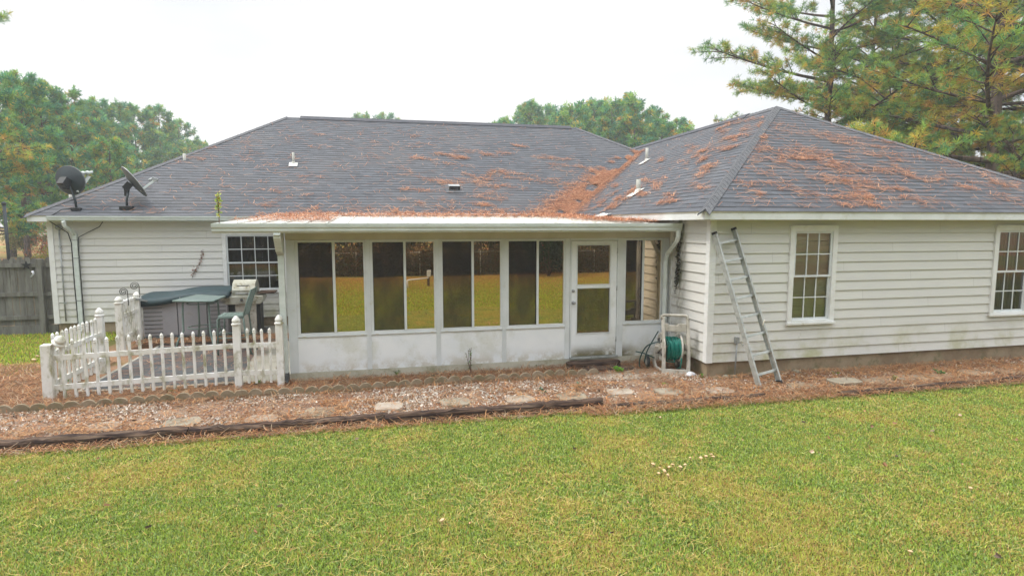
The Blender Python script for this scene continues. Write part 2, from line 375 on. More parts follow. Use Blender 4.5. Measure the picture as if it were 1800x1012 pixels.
def np_mesh(name, V, nper, cols=None, mat=None, parent=None, loc=None):
    """V: (N, nper, 3) separate faces; cols (N,3)"""
    N = V.shape[0]; me = bpy.data.meshes.new(name)
    me.vertices.add(N * nper); me.vertices.foreach_set('co', V.reshape(-1).astype(np.float32))
    me.loops.add(N * nper); me.loops.foreach_set('vertex_index', np.arange(N * nper, dtype=np.int32))
    me.polygons.add(N); me.polygons.foreach_set('loop_start', np.arange(0, N * nper, nper, dtype=np.int32))
    me.polygons.foreach_set('loop_total', np.full(N, nper, dtype=np.int32))
    if cols is not None:
        a = me.color_attributes.new('col', 'FLOAT_COLOR', 'POINT')
        c = np.ones((N, nper, 4), np.float32); c[:, :, :3] = np.clip(cols, 0, 1)[:, None, :]; a.data.foreach_set('color', c.reshape(-1))
    me.update(calc_edges=True)
    return link(name, me, mat, parent, loc)
def unit(a): return a / np.maximum(np.linalg.norm(a, axis=-1, keepdims=True), 1e-9)
def vnoise(x, y, sc, seed):
    r = np.random.default_rng(seed).random((64, 64)); x = x * sc + 17.3; y = y * sc + 5.1
    xi = np.floor(x).astype(int); yi = np.floor(y).astype(int); fx = x - xi; fy = y - yi; fx = fx * fx * (3 - 2 * fx); fy = fy * fy * (3 - 2 * fy)
    g = lambda a, b: r[a % 64, b % 64]
    return (g(xi, yi) * (1 - fx) + g(xi + 1, yi) * fx) * (1 - fy) + (g(xi, yi + 1) * (1 - fx) + g(xi + 1, yi + 1) * fx) * fy
def fnoise(x, y, sc, seed): return .55 * vnoise(x, y, sc, seed) + .3 * vnoise(x, y, sc * 2.3, seed + 1) + .15 * vnoise(x, y, sc * 5.1, seed + 2)
def straws(P, Nn, L, W, cols, lift=.12, bias=None, name='pine_straw', parent=None, loc=None, mat='strawm'):
    """thin bent needles lying on a surface: P (N,3) points, Nn (3,) normal or (N,3)"""
    N = len(P); Nn = np.broadcast_to(unit(np.asarray(Nn, float)), (N, 3))
    r = NP.normal(size=(N, 3))
    if bias is not None: r = r + np.asarray(bias) * NP.choice([-1, 1], size=(N, 1))
    d = unit(r - Nn * np.sum(r * Nn, 1, keepdims=True)); d = unit(d + Nn * NP.normal(size=(N, 1)) * lift)
    w_ = unit(np.cross(d, Nn)); L = (L * (.6 + .8 * NP.random((N, 1)))) / 2
    hz = np.abs(np.sum(d * Nn, 1, keepdims=True)) * L
    C = P + Nn * (hz + .006 + .01 * NP.random((N, 1))); bend = w_ * L * NP.normal(size=(N, 1)) * .22
    W = W / 2
    V = np.stack([C - d * L - w_ * W, C + bend - w_ * W, C + bend + w_ * W, C - d * L + w_ * W,
                  C + bend - w_ * W, C + d * L - w_ * W * .5, C + d * L + w_ * W * .5, C + bend + w_ * W], 1).reshape(-1, 4, 3)
    o0 = np.array(root_loc(parent)) if parent is not None else np.array(loc or (0, 0, 0.))
    return np_mesh(name, V - o0, 4, np.repeat(cols, 2, 0), mat, parent, loc)
def palette(n, cols, jit=.12, wts=None):
    c = np.array(cols, float); i = NP.choice(len(c), n, p=None if wts is None else np.array(wts) / sum(wts))
    return c[i] * (1 + NP.normal(size=(n, 1)) * jit)
STRAW = [(.42, .19, .10), (.32, .13, .07), (.55, .30, .17), (.24, .10, .055)]

# ------------------------------------------------------------------ ground
GZ = .05
def sheet(name, poly, z, mat, sub=None):
    o = MB().add([(x, y, z) for x, y in poly], [tuple(range(len(poly)))]).build(name, mat); o['kind'] = 'structure'; return o
sheet('ground', [(-400, -400), (400, -400), (400, 600), (-400, 600)], GZ - .012, 'far')
sheet('lawn', [(-40, -17.5), (40, -17.5), (40, 3.2), (8.3, 3.2), (8.3, -1.30), (-9.8, -1.25), (-14, -1.4), (-40, -1.6)], GZ - .004, 'lawn')
sheet('side_lawn', [(-40, -1.6), (-14, -1.4), (-11.4, 2.9), (-10.4, 3.2), (-10.4, 7.0), (-40, 7.0)], GZ - .008, 'lawn')
sheet('planting_bed', [(-14, -1.4), (-9.8, -1.25), (8.3, -1.30), (8.3, 6.9), (-10.4, 6.9), (-10.4, 3.3), (-11.4, 2.9)], GZ, 'bed')
sheet('gravel_path', [(-12.5, -1.0), (8.2, -1.0), (8.2, -.45), (1.0, -.35), (-2.0, .42), (-12.5, .30)], GZ + .004, 'path')
sheet('road', [(-200, 38), (200, 20), (200, 25), (-200, 43)], GZ + .0, 'road')
MB().box(-9.42, -6.46, 1.22, 6.72, -.05, GZ + .035).build('patio_slab', 'patio')['kind'] = 'structure'
MB().add([(-9.36, 1.28, GZ + .041), (-7.25, 1.32, GZ + .041), (-7.36, 3.2, GZ + .041), (-7.6, 6.5, GZ + .041), (-9.36, 6.5, GZ + .041)], [(0, 1, 2, 3, 4)]).build('patio_paving', 'slate')['kind'] = 'structure'

# ------------------------------------------------------------------ house
zb, ze, o_, zt, p_, ym, xml = .30, 2.567, .278, 2.700, .5821, 6.745, -12.11
zr = zt + p_ * 5.384
house = thing('house', 'cream lap sided one storey house with dark grey hipped shingle roof and long right wing', 'house', (0, 0, 0))
EXP = .158
def siding(name, axis, c, sgn, a0, a1, z0, z1, openings=()):
    """lap boards; axis 'x': wall runs along x at y=c facing -y; axis 'y': runs along y at x=c facing sgn*x"""
    mb = MB(); zs = {z0, z1}; k = 0
    while z0 + k * EXP < z1: zs.add(z0 + k * EXP); k += 1
    for op in openings: zs |= {op[2], op[3]}
    zs = sorted(z for z in zs if z0 <= z <= z1)
    for za, zc in zip(zs, zs[1:]):
        if zc - za < 1e-4: continue
        mid = (za + zc) / 2; row = math.floor((mid - z0) / EXP); base = z0 + row * EXP
        pa = .025 - .021 * (za - base) / EXP; pc = .025 - .021 * (zc - base) / EXP
        segs = [(a0, a1)]
        for op in openings:
            if op[2] <= mid <= op[3]:
                ns = []
                for s0, s1 in segs:
                    if op[0] > s0: ns.append((s0, min(s1, op[0])))
                    if op[1] < s1: ns.append((max(s0, op[1]), s1))
                segs = [q for q in ns if q[1] - q[0] > 1e-3]
        for s0, s1 in segs:
            vs = []
            for (d, z) in ((pa, za), (pc, zc), (-.12, zc), (-.12, za)):
                for s in (s0, s1): vs.append((s, c - d, z) if axis == 'x' else (c + sgn * d, s, z))
            mb.add(vs, [(0, 1, 3, 2), (2, 3, 5, 4), (4, 5, 7, 6), (6, 7, 1, 0), (0, 2, 4, 6), (1, 7, 5, 3)])
    return mb.build(name, 'siding', house)
W1 = (1.40, 2.29, .87, 2.47); W2 = (5.54, 6.43, .87, 2.47); W3 = (-8.60, -7.18, .90, 2.34)
inset = lambda W: (W[0] + .05, W[1] - .05, W[2] + .05, W[3] - .05)
siding('siding', 'x', 0, -1, 0, 7.9, zb, 2.60, [inset(W1), inset(W2)])
siding('siding', 'y', 0, -1, 0, ym, zb, 2.60)
siding('siding', 'y', 7.9, 1, 0, 16.9, zb, 2.60)
siding('siding', 'x', ym, -1, xml, 0, zb, 2.60, [inset(W3)])
siding('siding', 'y', xml, -1, ym, 16.9, zb, 2.60)
B(xml, 7.9, 16.8, 16.95, zb, 2.6).build('siding', 'siding', house)
# corner boards
for (x, y) in ((0, 0), (xml, ym)):
    m_ = MB().box(x - .03, x + .075, y - .034, y - .004, zb - .004, 2.6); m_.box(x - .034, x - .004, y - .03, y + .075, zb - .004, 2.6)
    m_.build('corner_board', 'trim', house)
B(-.034, -.008, 1.20, 1.30, zb, 2.58).build('corner_board', 'trim', house)
# foundation
mb = MB().box(.015, 7.88, .02, .2, -.3, zb + .004); mb.box(.015, .2, .2, 1.27, -.3, zb + .004); mb.build('foundation', 'found', house)
B(xml + .03, -6.5, ym + .02, ym + .2, -.3, zb).build('foundation', 'found', house)
# soffits and fascia
mb = MB().box(-o_ + .02, 8.15, -o_ + .02, 0.0, ze + .008, ze + .02); mb.box(-o_ + .02, .0, 0.0, ym, ze + .009, ze + .02)
mb.box(xml - o_ + .02, -o_, ym - o_ + .02, ym, ze + .008, ze + .021); mb.build('soffit', 'soffit', house)
mb = MB().box(-o_, 8.18, -o_, -o_ + .02, ze, zt - .022); mb.build('fascia', 'fascia', house)
B(-o_, -o_ + .02, -o_ + .02, ym - o_, ze, zt - .022).build('fascia', 'fascia', house)
B(xml - o_, -o_, ym - o_, ym - o_ + .02, ze, zt - .022).build('fascia', 'fascia', house)
B(xml - o_, xml - o_ + .02, ym - o_ + .02, 17.2, ze, zt - .022).build('fascia', 'fascia', house)
mb = MB().box(-o_ - .012, 8.2, -o_ - .012, -o_ + .03, zt - .022, zt - .003); mb.box(-o_ - .012, -o_ + .03, -o_ + .03, ym - o_, zt - .022, zt - .003)
mb.build('drip_edge', 'drip', house); B(xml - o_ - .012, -11.98, ym - o_ - .012, ym - o_ + .03, zt - .022, zt - .003).build('drip_edge', 'drip', house)
# gutter of the main eave
prof = [(0, 0), (-.045, 0), (-.085, .03), (-.085, .055), (-.10, .085), (-.10, .115), (-.092, .115), (-.085, .09), (0, .09)]
mb = MB().prism([(-11.98, ym - o_ + a, ze + .005 + b) for a, b in prof], (11.2 - 4.0, 0, 0)); mb.build('gutter', 'gutter', house)

# roof
class RF(MB):
    def __init__(s): super().__init__(); s.uv = []
def roof_face(name, O, U, V, N, runs_l, runs_r, vmax, e=.1431, h=.004):
    mb = RF(); O, U, V, N = (np.array(a, float) for a in (O, U, V, N)); sl = math.sqrt(1 + p_ * p_)
    L = lambda v: np.interp(v / sl, [a for a, b in runs_l], [b for a, b in runs_l]); Rr = lambda v: np.interp(v / sl, [a for a, b in runs_r], [b for a, b in runs_r])
    v = 0.
    while v < vmax * sl - 1e-6:
        v1 = min(v + e, vmax * sl)
        a = [(L(v), v, h), (Rr(v), v, h), (Rr(v1), v1, 0), (L(v1), v1, 0)]
        P = lambda q: O + U * q[0] + V * q[1] + N * q[2]
        lo = [(L(v), v, -.004), (Rr(v), v, -.004)]
        mb.add([P(q) for q in a + lo], [(0, 1, 2, 3), (4, 5, 1, 0)])
        mb.uv += [[(q[0], q[1] + (.0005 if i < 2 else -.0005)) for i, q in enumerate(a)], [(L(v), v + .001), (Rr(v), v + .001), (Rr(v), v + .002), (L(v), v + .002)]]
        v = v1
    return mb.build(name, 'shingle', house)
sl = math.sqrt(1 + p_ * p_)
# main front slope (overhang of the shingles past the fascia: 1.5 cm)
xr_l = xml - o_
roof_face('roof', (0, ym - o_ - .015, zt - .008), (1, 0, 0), (0, 1 / sl, p_ / sl), (0, -p_ / sl, 1 / sl),
          [(0, xr_l - .015), (5.4, -7.688)], [(0, -o_), (3.708, 3.43), (5.4, 1.75)], 5.4)
roof_face('roof', (-o_ - .015, 0, zt - .008), (0, 1, 0), (1 / sl, 0, p_ / sl), (-p_ / sl, 0, 1 / sl),
          [(0, -o_ - .015), (4.243, 3.95)], [(0, ym - o_), (3.708, 10.17), (3.72, 13.0), (4.243, 13.0)], 4.243)
roof_face('roof', (0, -o_ - .015, zt - .008), (1, 0, 0), (0, 1 / sl, p_ / sl), (0, -p_ / sl, 1 / sl),
          [(0, -o_ - .015), (4.243, 3.95)], [(0, 8.19), (4.243, 3.95)], 4.243)
zw = zt + p_ * 4.228
mb = RF()
for q in ([(xr_l, 17.23, zt), (xr_l, ym - o_, zt), (-7.688, 11.85, zr), (-7.688, 11.86, zr)], [(7.1, 17.23, zt), (xr_l, 17.23, zt), (-7.688, 11.85, zr), (1.75, 11.85, zr)],
          [(3.43, 10.17, zt + p_ * 3.708), (3.43, 13.53, zt + p_ * 3.708), (1.75, 11.85, zr)],
          [(8.178, -o_, zt), (8.178, 17.23, zt), (3.95, 13.0, zw), (3.95, 3.95, zw)], [(8.178, 17.23, zt), (-.278, 17.23, zt), (3.95, 13.0, zw)]):
    mb.add(q, [tuple(range(len(q)))]); mb.uv.append([(a[0] + a[1], a[2]) for a in q])
mb.build('roof', 'shingle', house)
def cap(name, p0, p1, da, db, wd=.15, lift=.022):
    mb = MB(); p0, p1, da, db = (np.array(a, float) for a in (p0, p1, da, db)); L = np.linalg.norm(p1 - p0); t = (p1 - p0) / L
    da = unit(da); db = unit(db); up = np.array([0, 0, 1.]); n = int(L / .143)
    for i in range(n):
        a = p0 + t * i * L / n; b = p0 + t * (i + 1) * L / n; la, lb = lift + .001, lift
        mb.add([a + da * wd + up * (la - .004), a + up * (la + .012), a + db * wd + up * (la - .004), b + da * wd + up * (lb - .006), b + up * (lb + .006), b + db * wd + up * (lb - .006),
                a + da * wd, a, a + db * wd], [(0, 1, 4, 3), (1, 2, 5, 4), (6, 7, 1, 0), (7, 8, 2, 1), (6, 0, 3), (8, 5, 2)])
    return mb.build(name, 'cap', house)
cap('hip_cap', (-o_, -o_, zt), (3.95, 3.95, zw), (-1, .0, -p_), (0, -1, -p_), .15)
cap('hip_cap', (8.178, -o_, zt), (3.95, 3.95, zw), (0, -1, -p_), (1, 0, -p_))
cap('hip_cap', (xr_l, ym - o_, zt), (-7.688, 11.85, zr), (-1, 0, -.65), (0, -1, -p_))
cap('hip_cap', (3.43, 10.17, zt + p_ * 3.708), (1.75, 11.85, zr), (1, 0, -p_), (0, -1, -p_))
cap('ridge_cap', (3.95, 3.95, zw), (3.95, 5.0, zw), (-1, 0, -p_), (1, 0, -p_))
def rvent(p0, p1, da, db):
    p0, p1, da, db = (np.array(a, float) for a in (p0, p1, da, db)); up = np.array([0, 0, 1.])
    sec = [da * .14 + up * .0, da * .14 + up * .03, up * .055, db * .14 + up * .03, db * .14]
    mb = MB().prism([p0 + s for s in sec], p1 - p0); mb.build('ridge_vent', 'ventdark', house)
rvent((-7.3, 11.85, zr), (1.6, 11.85, zr), (0, -1, -p_), (0, 1, -p_)); rvent((3.95, 5.0, zw), (3.95, 12.2, zw), (-1, 0, -p_), (1, 0, -p_))
# roof vents
def zmain(y): return zt + p_ * (y - (ym - o_))
def zwing(x): return zt + p_ * (x + o_)
def pipe(x, y, z, h, r, n, side, fl='whitepaint'):
    pv = MB().tube([(x, y, z - .1), (x, y, z + h)], r, 12).build('roof_vent', 'pvc', house)
    m_ = MB().lathe([(r * 2.1, -.02), (r * 1.3, .05), (r * 1.02, .07)], (x, y, z), (n[0] * .5, n[1] * .5, 1), 14)
    nn = Vector(n).normalized(); u = Vector(side).normalized(); v = nn.cross(u); c = Vector((x, y, z)) + nn * .026 - v * (.08 if v.z > 0 else -.08)
    m_.add([c + u * a * r * 3.4 + v * b * r * 3.6 for a, b in ((-1, -1), (1, -1), (1, 1), (-1, 1))], [(0, 1, 2, 3)])
    m_.build('flashing', fl, pv)
nm = (0, -p_, 1); nw = (-p_, 0, 1)
pipe(-7.21, 8.92, zmain(8.92), .30, .032, nm, (1, 0, 0)); pipe(2.43, 7.50, zwing(2.43), .36, .04, nw, (0, 1, 0)); pipe(.611, 4.045, zwing(.611), .27, .05, nw, (0, 1, 0))
MB().tube([(-12.0, 7.6, 2.8), (-12.0, 7.6, 3.27)], .045, 12).build('roof_vent', 'pvc', house); MB().tube([(-9.92, 9.0, 3.9), (-9.92, 9.0, 4.34)], .04, 12).build('roof_vent', 'pvc', house)
# box exhaust vent
y0 = 7.66; z0 = zmain(y0) + .02; hx = .15
mb = MB().add([(-3.014 + a * hx, y0 + b, zmain(y0 + b) + c) for a, b, c in ((-1, -.05, .03), (1, -.05, .03), (1, -.05, .145), (-1, -.05, .145), (-1, .22, .02), (1, .22, .02), (1, .22, .05), (-1, .22, .05))],
              [(0, 1, 5, 4), (2, 3, 7, 6), (0, 4, 7, 3), (1, 2, 6, 5), (4, 5, 6, 7)])
bv = mb.build('roof_vent', 'metalgrey', house)
MB().add([(-3.014 + a * (hx - .015), y0 - .035, zmain(y0) + c) for a, c in ((-1, .01), (1, .01), (1, .12), (-1, .12))], [(0, 1, 2, 3)]).build('opening', 'dark', bv)
MB().add([(-3.014 + a * .24, y0 + b, zmain(y0 + b) + .022) for a, b in ((-1, -.14), (1, -.14), (1, .28), (-1, .28))], [(0, 1, 2, 3)]).build('flashing', 'cap', bv)

# house windows
def window(W, cols, blinds, name_lbl):
    x0, x1, z0, z1 = W; yw = 0 if W[0] > 0 else ym
    fr = MB(); t = .085
    for a in ((x0, x0 + t, z0, z1), (x1 - t, x1, z0, z1), (x0 + t, x1 - t, z1 - t, z1)): fr.box(a[0], a[1], yw - .048, yw + .06, a[2], a[3])
    fr.box(x0 + t, x1 - t, yw - .048, yw + .06, z0, z0 + .06)
    fr.box(x0 - .02, x1 + .02, yw - .075, yw - .049, z0 - .012, z0 + .028)
    fr.box(x0 + .02, x1 - .02, yw - .058, yw - .049, z1 - .035, z1 + .012)
    f = fr.build('window', 'trim', house, name_lbl); bevel(f, .004)
    ix0, ix1, iz0, iz1 = x0 + t, x1 - t, z0 + .06, z1 - t; zm = (iz0 + iz1) / 2 - .01; s = .035
    sh = MB()
    for (za, zc, yy) in ((zm - .01, iz1, yw - .012), (iz0, zm + .025, yw + .012)):
        sh.box(ix0 + .001, ix0 + s, yy - .014, yy + .014, za, zc); sh.box(ix1 - s, ix1 - .001, yy - .014, yy + .014, za, zc)
        sh.box(ix0 + s, ix1 - s, yy - .0145, yy + .0135, zc - s, zc - .001); sh.box(ix0 + s, ix1 - s, yy - .0145, yy + .0135, za, za + s)
    sh.build('sash', 'frame', f)
    mu = MB(); gl = MB()
    for (za, zc, yy) in ((zm - .01 + s, iz1 - s, yw - .012), (iz0 + s, zm + .025 - s, yw + .012)):
        for c in range(1, cols):
            xx = ix0 + s + (ix1 - ix0 - 2 * s) * c / cols; mu.box(xx - .009, xx + .009, yy - .008, yy + .001, za, zc)
        zz = (za + zc) / 2; mu.box(ix0 + s, ix1 - s, yy - .0075, yy + .0005, zz - .009, zz + .009)
        gl.add([(ix0 + s, yy + .003, za), (ix1 - s, yy + .003, za), (ix1 - s, yy + .003, zc), (ix0 + s, yy + .003, zc)], [(0, 1, 2, 3)])
    mu.build('muntins', 'frame', f); gl.build('pane', 'glass_h', f)
    bk = MB()
    if blinds:
        k = 0; z = iz0 + .01; r = random.Random(3)
        while z < iz1:
            tl = .0035 * math.sin(k * .7) + r.uniform(-.002, .002); bow = .02 if (iz1 - .28 < z < iz1 - .16) else 0
            bk.add([(ix0, yw + .05, z + tl), (ix1, yw + .05, z - tl - bow), (ix1, yw + .068, z + .017 - tl - bow), (ix0, yw + .068, z + .017 + tl)], [(0, 1, 2, 3)]); z += .0215; k += 1
        bk.build('blind', 'blind', f); 
    else:
        n = 40; vs = []; 
        for i in range(n + 1):
            xx = ix0 + (ix1 - ix0) * i / n; yy = yw + .16 + .02 * math.sin(i * 1.7); vs += [(xx, yy, iz0), (xx, yy, iz1)]
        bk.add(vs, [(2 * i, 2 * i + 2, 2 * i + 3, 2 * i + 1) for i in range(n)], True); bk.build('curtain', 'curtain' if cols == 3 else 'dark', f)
window(W1, 3, True, 'white sash window with cream blinds beside the ladder')
window(W2, 3, False, 'white sash window with dark curtains near the right edge')
window(W3, 4, False, 'wide white sash window behind the grill, cut off by the sunroom')
# downspout and cables at the left end
mb = MB().tube([(-11.66, 6.36, 2.57), (-11.66, 6.40, 2.47), (-11.60, 6.60, 2.36), (-11.60, 6.69, 2.28)], .045, 4, smooth=False)
mb.box(-11.645, -11.555, 6.655, 6.715, .12, 2.30); mb.box(-11.645, -11.555, 6.53, 6.715, .08, .14); ds = mb.build('downspout', 'gutter', house)
for z in (2.15, 1.75, .8): B(-11.66, -11.54, 6.652, 6.716, z, z + .02).build('strap', 'metalgrey', ds)
mb = MB().tube([(-11.90, 6.69, 2.40), (-11.90, 6.69, .35)], .016, 8); mb.lathe([(.0, -.05), (.06, -.05), (.065, 0), (.06, .03)], (-11.90, 6.70, 2.44), (0, 1, 0), 14)
for z in (2.0, 1.55, .75): mb.box(-11.93, -11.87, 6.67, 6.70, z, z + .03)
mb.build('conduit', 'metalgrey', house)
mb = MB().tube([(-11.98, 6.42, 2.60), (-11.86, 6.50, 2.48), (-11.70, 6.62, 2.32), (-11.665, 6.66, 2.1), (-11.665, 6.655, 1.2), (-11.65, 6.66, .2)], .011, 6)
mb.tube([(-11.0, 6.66, 2.59), (-11.1, 6.68, 2.45), (-11.35, 6.68, 2.32), (-11.52, 6.67, 2.22), (-11.535, 6.66, 1.9), (-11.53, 6.66, .2)], .009, 6)
mb.build('cable', 'black', house)
# small conduit stub on the wing by the ladder
mb = MB().tube([(.47, -.06, .08), (.49, -.06, .62)], .013, 8); mb.box(.46, .52, -.08, -.02, .60, .70); mb.tube([(.50, -.07, .66), (.58, -.09, .56), (.62, -.05, .58)], .006, 5); mb.build('conduit', 'metalgrey', house)

# ------------------------------------------------------------------ sunroom
ys = 1.303
sun_r = thing('sunroom', 'white screened sunroom with reflecting windows under a flat metal roof', 'sunroom', (-3.2, ys, .05))
B(-6.50, .0, ys - .03, ys + .2, -.1, .172).build('slab', 'slab', sun_r)
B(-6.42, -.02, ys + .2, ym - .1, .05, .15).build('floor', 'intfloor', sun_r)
seams = [-6.43, -5.25, -4.14, -3.035, -1.94]
for a, b in list(zip(seams, seams[1:])) + [(-.934, -.086)]: B(a + .004, b - .004, ys - .012, ys + .03, .176, .745).build('wall_panel', 'panel', sun_r)
fr = MB()
fr.box(-6.47, -.0, ys - .03, ys + .05, 2.262, 2.40)
fr.build('header_beam', 'framecream', sun_r)
for a, b in ((-.155, -.045), (-6.47, -6.335), (-5.285, -5.215), (-4.175, -4.105), (-3.07, -3.0), (-1.965, -1.885), (-.985, -.90)): bevel(B(a, b, ys - .026, ys + .045, .176, 2.26).build('post', 'frame', sun_r), .003)
for a in (-5.25, -4.14, -3.035): B(a - .006, a + .006, ys - .031, ys - .027, .18, 2.255).build('seam_strip', 'frame', sun_r)
units = [(-6.335, -5.285, -5.765), (-5.215, -4.175, -4.668), (-4.105, -3.07, -3.565), (-3.0, -1.965, -2.455), (-.90, -.155, -.53)]
for i, (a, b, mu) in enumerate(units):
    f = MB(); z0, z1 = .745, 2.26
    f.box(a + .002, b - .002, ys - .02, ys + .03, z0, .80); f.box(a + .002, b - .002, ys - .02, ys + .03, 2.22, z1 - .002)
    f.box(a + .002, a + .045, ys - .0205, ys + .029, .80, 2.22); f.box(b - .028, b - .002, ys - .0205, ys + .029, .80, 2.22)
    f.box(mu - .02, mu + .02, ys - .024, ys + .028, .80, 2.22)
    f.box(a + .0, b - .0, ys - .032, ys - .021, .738, .762)
    fo = f.build('window', 'frame', sun_r, ['first reflecting window unit beside the corner downspout', None, None, 'reflecting window unit just left of the door', 'narrow window unit right of the door'][i]); bevel(fo, .003)
    ln = MB()                         # dark gasket lines round the screened half
    for q in ((a + .045, a + .052, .80, 2.22), (mu - .027, mu - .02, .80, 2.22)): ln.box(q[0], q[1], ys - .012, ys - .002, q[2], q[3])
    ln.box(a + .052, mu - .027, ys - .012, ys - .002, 2.213, 2.22); ln.build('gasket', 'black', fo)
    MB().add([(a + .045, ys + .010, .80), (b - .028, ys + .010, .80), (b - .028, ys + .010, 2.22), (a + .045, ys + .010, 2.22)], [(0, 1, 2, 3)]).build('pane', 'glass_s', fo)
    MB().add([(a + .052, ys - .004, .80), (mu - .027, ys - .004, .80), (mu - .027, ys - .004, 2.213), (a + .052, ys - .004, 2.213)], [(0, 1, 2, 3)]).build('screen', 'screen', fo)
    for xx in (a + .07, b - .09): B(xx, xx + .05, ys - .036, ys - .0325, .748, .757).build('latch', 'soffit', fo)
# door
dr = MB(); X0, X1 = -1.88, -.99
dr.box(X0 + .03, -1.765, ys - .02, ys + .02, .215, 2.215); dr.box(-1.135, X1 - .035, ys - .02, ys + .02, .215, 2.215)
dr.box(-1.765, -1.135, ys - .02, ys + .02, 2.155, 2.215); dr.box(-1.765, -1.135, ys - .02, ys + .02, .215, .60); dr.box(-1.765, -1.135, ys - .022, ys + .018, 1.415, 1.45)
dr.box(-1.765, -1.135, ys - .024, ys - .021, .30, .36)
door = dr.build('door', 'panel', sun_r, 'white storm door with glass above and screen below'); bevel(door, .003)
f = MB().box(X0, X0 + .025, ys - .03, ys + .03, .20, 2.262); f.box(X1 - .03, X1 + .004, ys - .03, ys + .03, .20, 2.262); f.box(X0 + .025, X1 - .03, ys - .03, ys + .03, 2.222, 2.262); f.build('door_frame', 'frame', sun_r)
B(X0, X1, ys - .05, ys + .02, .172, .205).build('threshold', 'alu', sun_r)
f = MB()
for (za, zc) in ((1.45, 2.155), (.60, 1.415)):
    f.box(-1.765, -1.748, ys - .028, ys + .0, za, zc); f.box(-1.152, -1.135, ys - .028, ys + .0, za, zc); f.box(-1.748, -1.152, ys - .028, ys + .0, zc - .017, zc); f.box(-1.748, -1.152, ys - .028, ys + .0, za, za + .017)
f.build('sash', 'frame', door)
MB().add([(-1.765, ys + .003, .60), (-1.135, ys + .003, .60), (-1.135, ys + .003, 2.155), (-1.765, ys + .003, 2.155)], [(0, 1, 2, 3)]).build('pane', 'glass_s', door)
MB().add([(-1.748, ys - .006, .617), (-1.152, ys - .006, .617), (-1.152, ys - .006, 1.398), (-1.748, ys - .006, 1.398)], [(0, 1, 2, 3)]).build('screen', 'screen', door)
MB().lathe([(.03, 0), (.03, -.008), (.012, -.01), (.012, -.035), (.026, -.045), (.028, -.06), (.018, -.072), (0, -.073)], (-1.82, ys - .02, 1.155), (0, 1, 0), 16).build('handle', 'metalgrey', door)
MB().lathe([(.028, 0), (.026, -.015), (.012, -.018), (0, -.02)], (-1.82, ys - .02, 1.36), (0, 1, 0), 16).build('deadbolt', 'metalgrey', door)
h = MB()
for z in (2.0, 1.35, .45): h.tube([(X1 - .033, ys - .03, z), (X1 - .033, ys - .03, z + .09)], .008, 8)
h.build('hinge', 'metalgrey', door)
# side wall and room behind the glass
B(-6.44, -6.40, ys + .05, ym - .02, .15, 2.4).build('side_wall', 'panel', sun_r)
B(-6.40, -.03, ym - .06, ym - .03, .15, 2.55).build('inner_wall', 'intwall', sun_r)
# roof: shallow pan roof with ribs
def zsr(y): return 2.505 + (y - .85) * (.205 / 5.5)
yb = 6.44
mb = MB().add([(-7.36, .86, zsr(.86)), (-o_ - .02, .86, zsr(.86)), (-o_ - .02, yb, zsr(yb)), (-7.36, yb, zsr(yb)), (-7.36, .86, 2.42), (-o_ - .02, .86, 2.42), (-o_ - .02, yb, zsr(yb) - .08), (-7.36, yb, zsr(yb) - .08)],
              [(0, 1, 2, 3), (4, 7, 6, 5), (0, 4, 5, 1), (3, 2, 6, 7), (0, 3, 7, 4), (1, 5, 6, 2)])
mb.box(-o_ - .02, -.06, .86, 1.30, 2.42, 2.495)
sroof = mb.build('roof', 'whitepaint', sun_r)
rb = MB()
for k in range(1, 23):
    x = -7.36 + k * .305; rb.bar((x, .90, zsr(.9) + .008), (x, yb - .02, zsr(yb) + .008), .025, .02)
rb.build('seam', 'whitepaint', sroof)
gp = [(0, 0), (-.05, 0), (-.078, .03), (-.078, .062), (-.095, .085), (-.10, .125), (-.10, .14), (-.085, .14), (-.085, .12), (0, .12)]
gm = MB().prism([(-7.38, .855 + a, 2.375 + b) for a, b in gp], (7.30, 0, 0)); gm.build('gutter', 'gutter', sun_r)
MB().prism([(-7.385, y, z) for y, z in ((.86, 2.40), (yb, zsr(yb) - .09), (yb, zsr(yb) + .01), (.86, 2.515))], (.024, 0, 0)).build('rake_trim', 'gutter', sun_r)
B(-7.3, -.3, .86, ys - .03, 2.395, 2.415).build('soffit', 'framecream', sun_r)
# flashing along the house eave
mb = MB(); n = 60
vs = []; rr = random.Random(5)
for i in range(n + 1):
    x = -7.3 + 6.9 * i / n; vs += [(x, 6.10 + rr.uniform(-.03, .03), zsr(6.1) + .012), (x, 6.47, zsr(6.4) + .035 + rr.uniform(-.008, .008)), (x, 6.55, zmain(6.55) + .02)]
mb.add(vs, [q for i in range(n) for q in ((3 * i, 3 * i + 3, 3 * i + 4, 3 * i + 1), (3 * i + 1, 3 * i + 4, 3 * i + 5, 3 * i + 2))], True); mb.build('flashing', 'whitepaint', sun_r)
# crumpled flashing where the gutter meets the wing fascia
mb = MB(); vs = []
for i in range(8):
    for j in range(4):
        y = 3.35 + .55 * i / 7; vs.append((-.30 - .12 * (3 - j) / 3 * 2.2, y, zsr(y) + .015 + j * .03 + rr.uniform(0, .03)))
mb.add(vs, [(4 * i + j, 4 * i + j + 1, 4 * i + j + 5, 4 * i + j + 4) for i in range(7) for j in range(3)]); mb.build('flashing', 'whitepaint', sun_r)
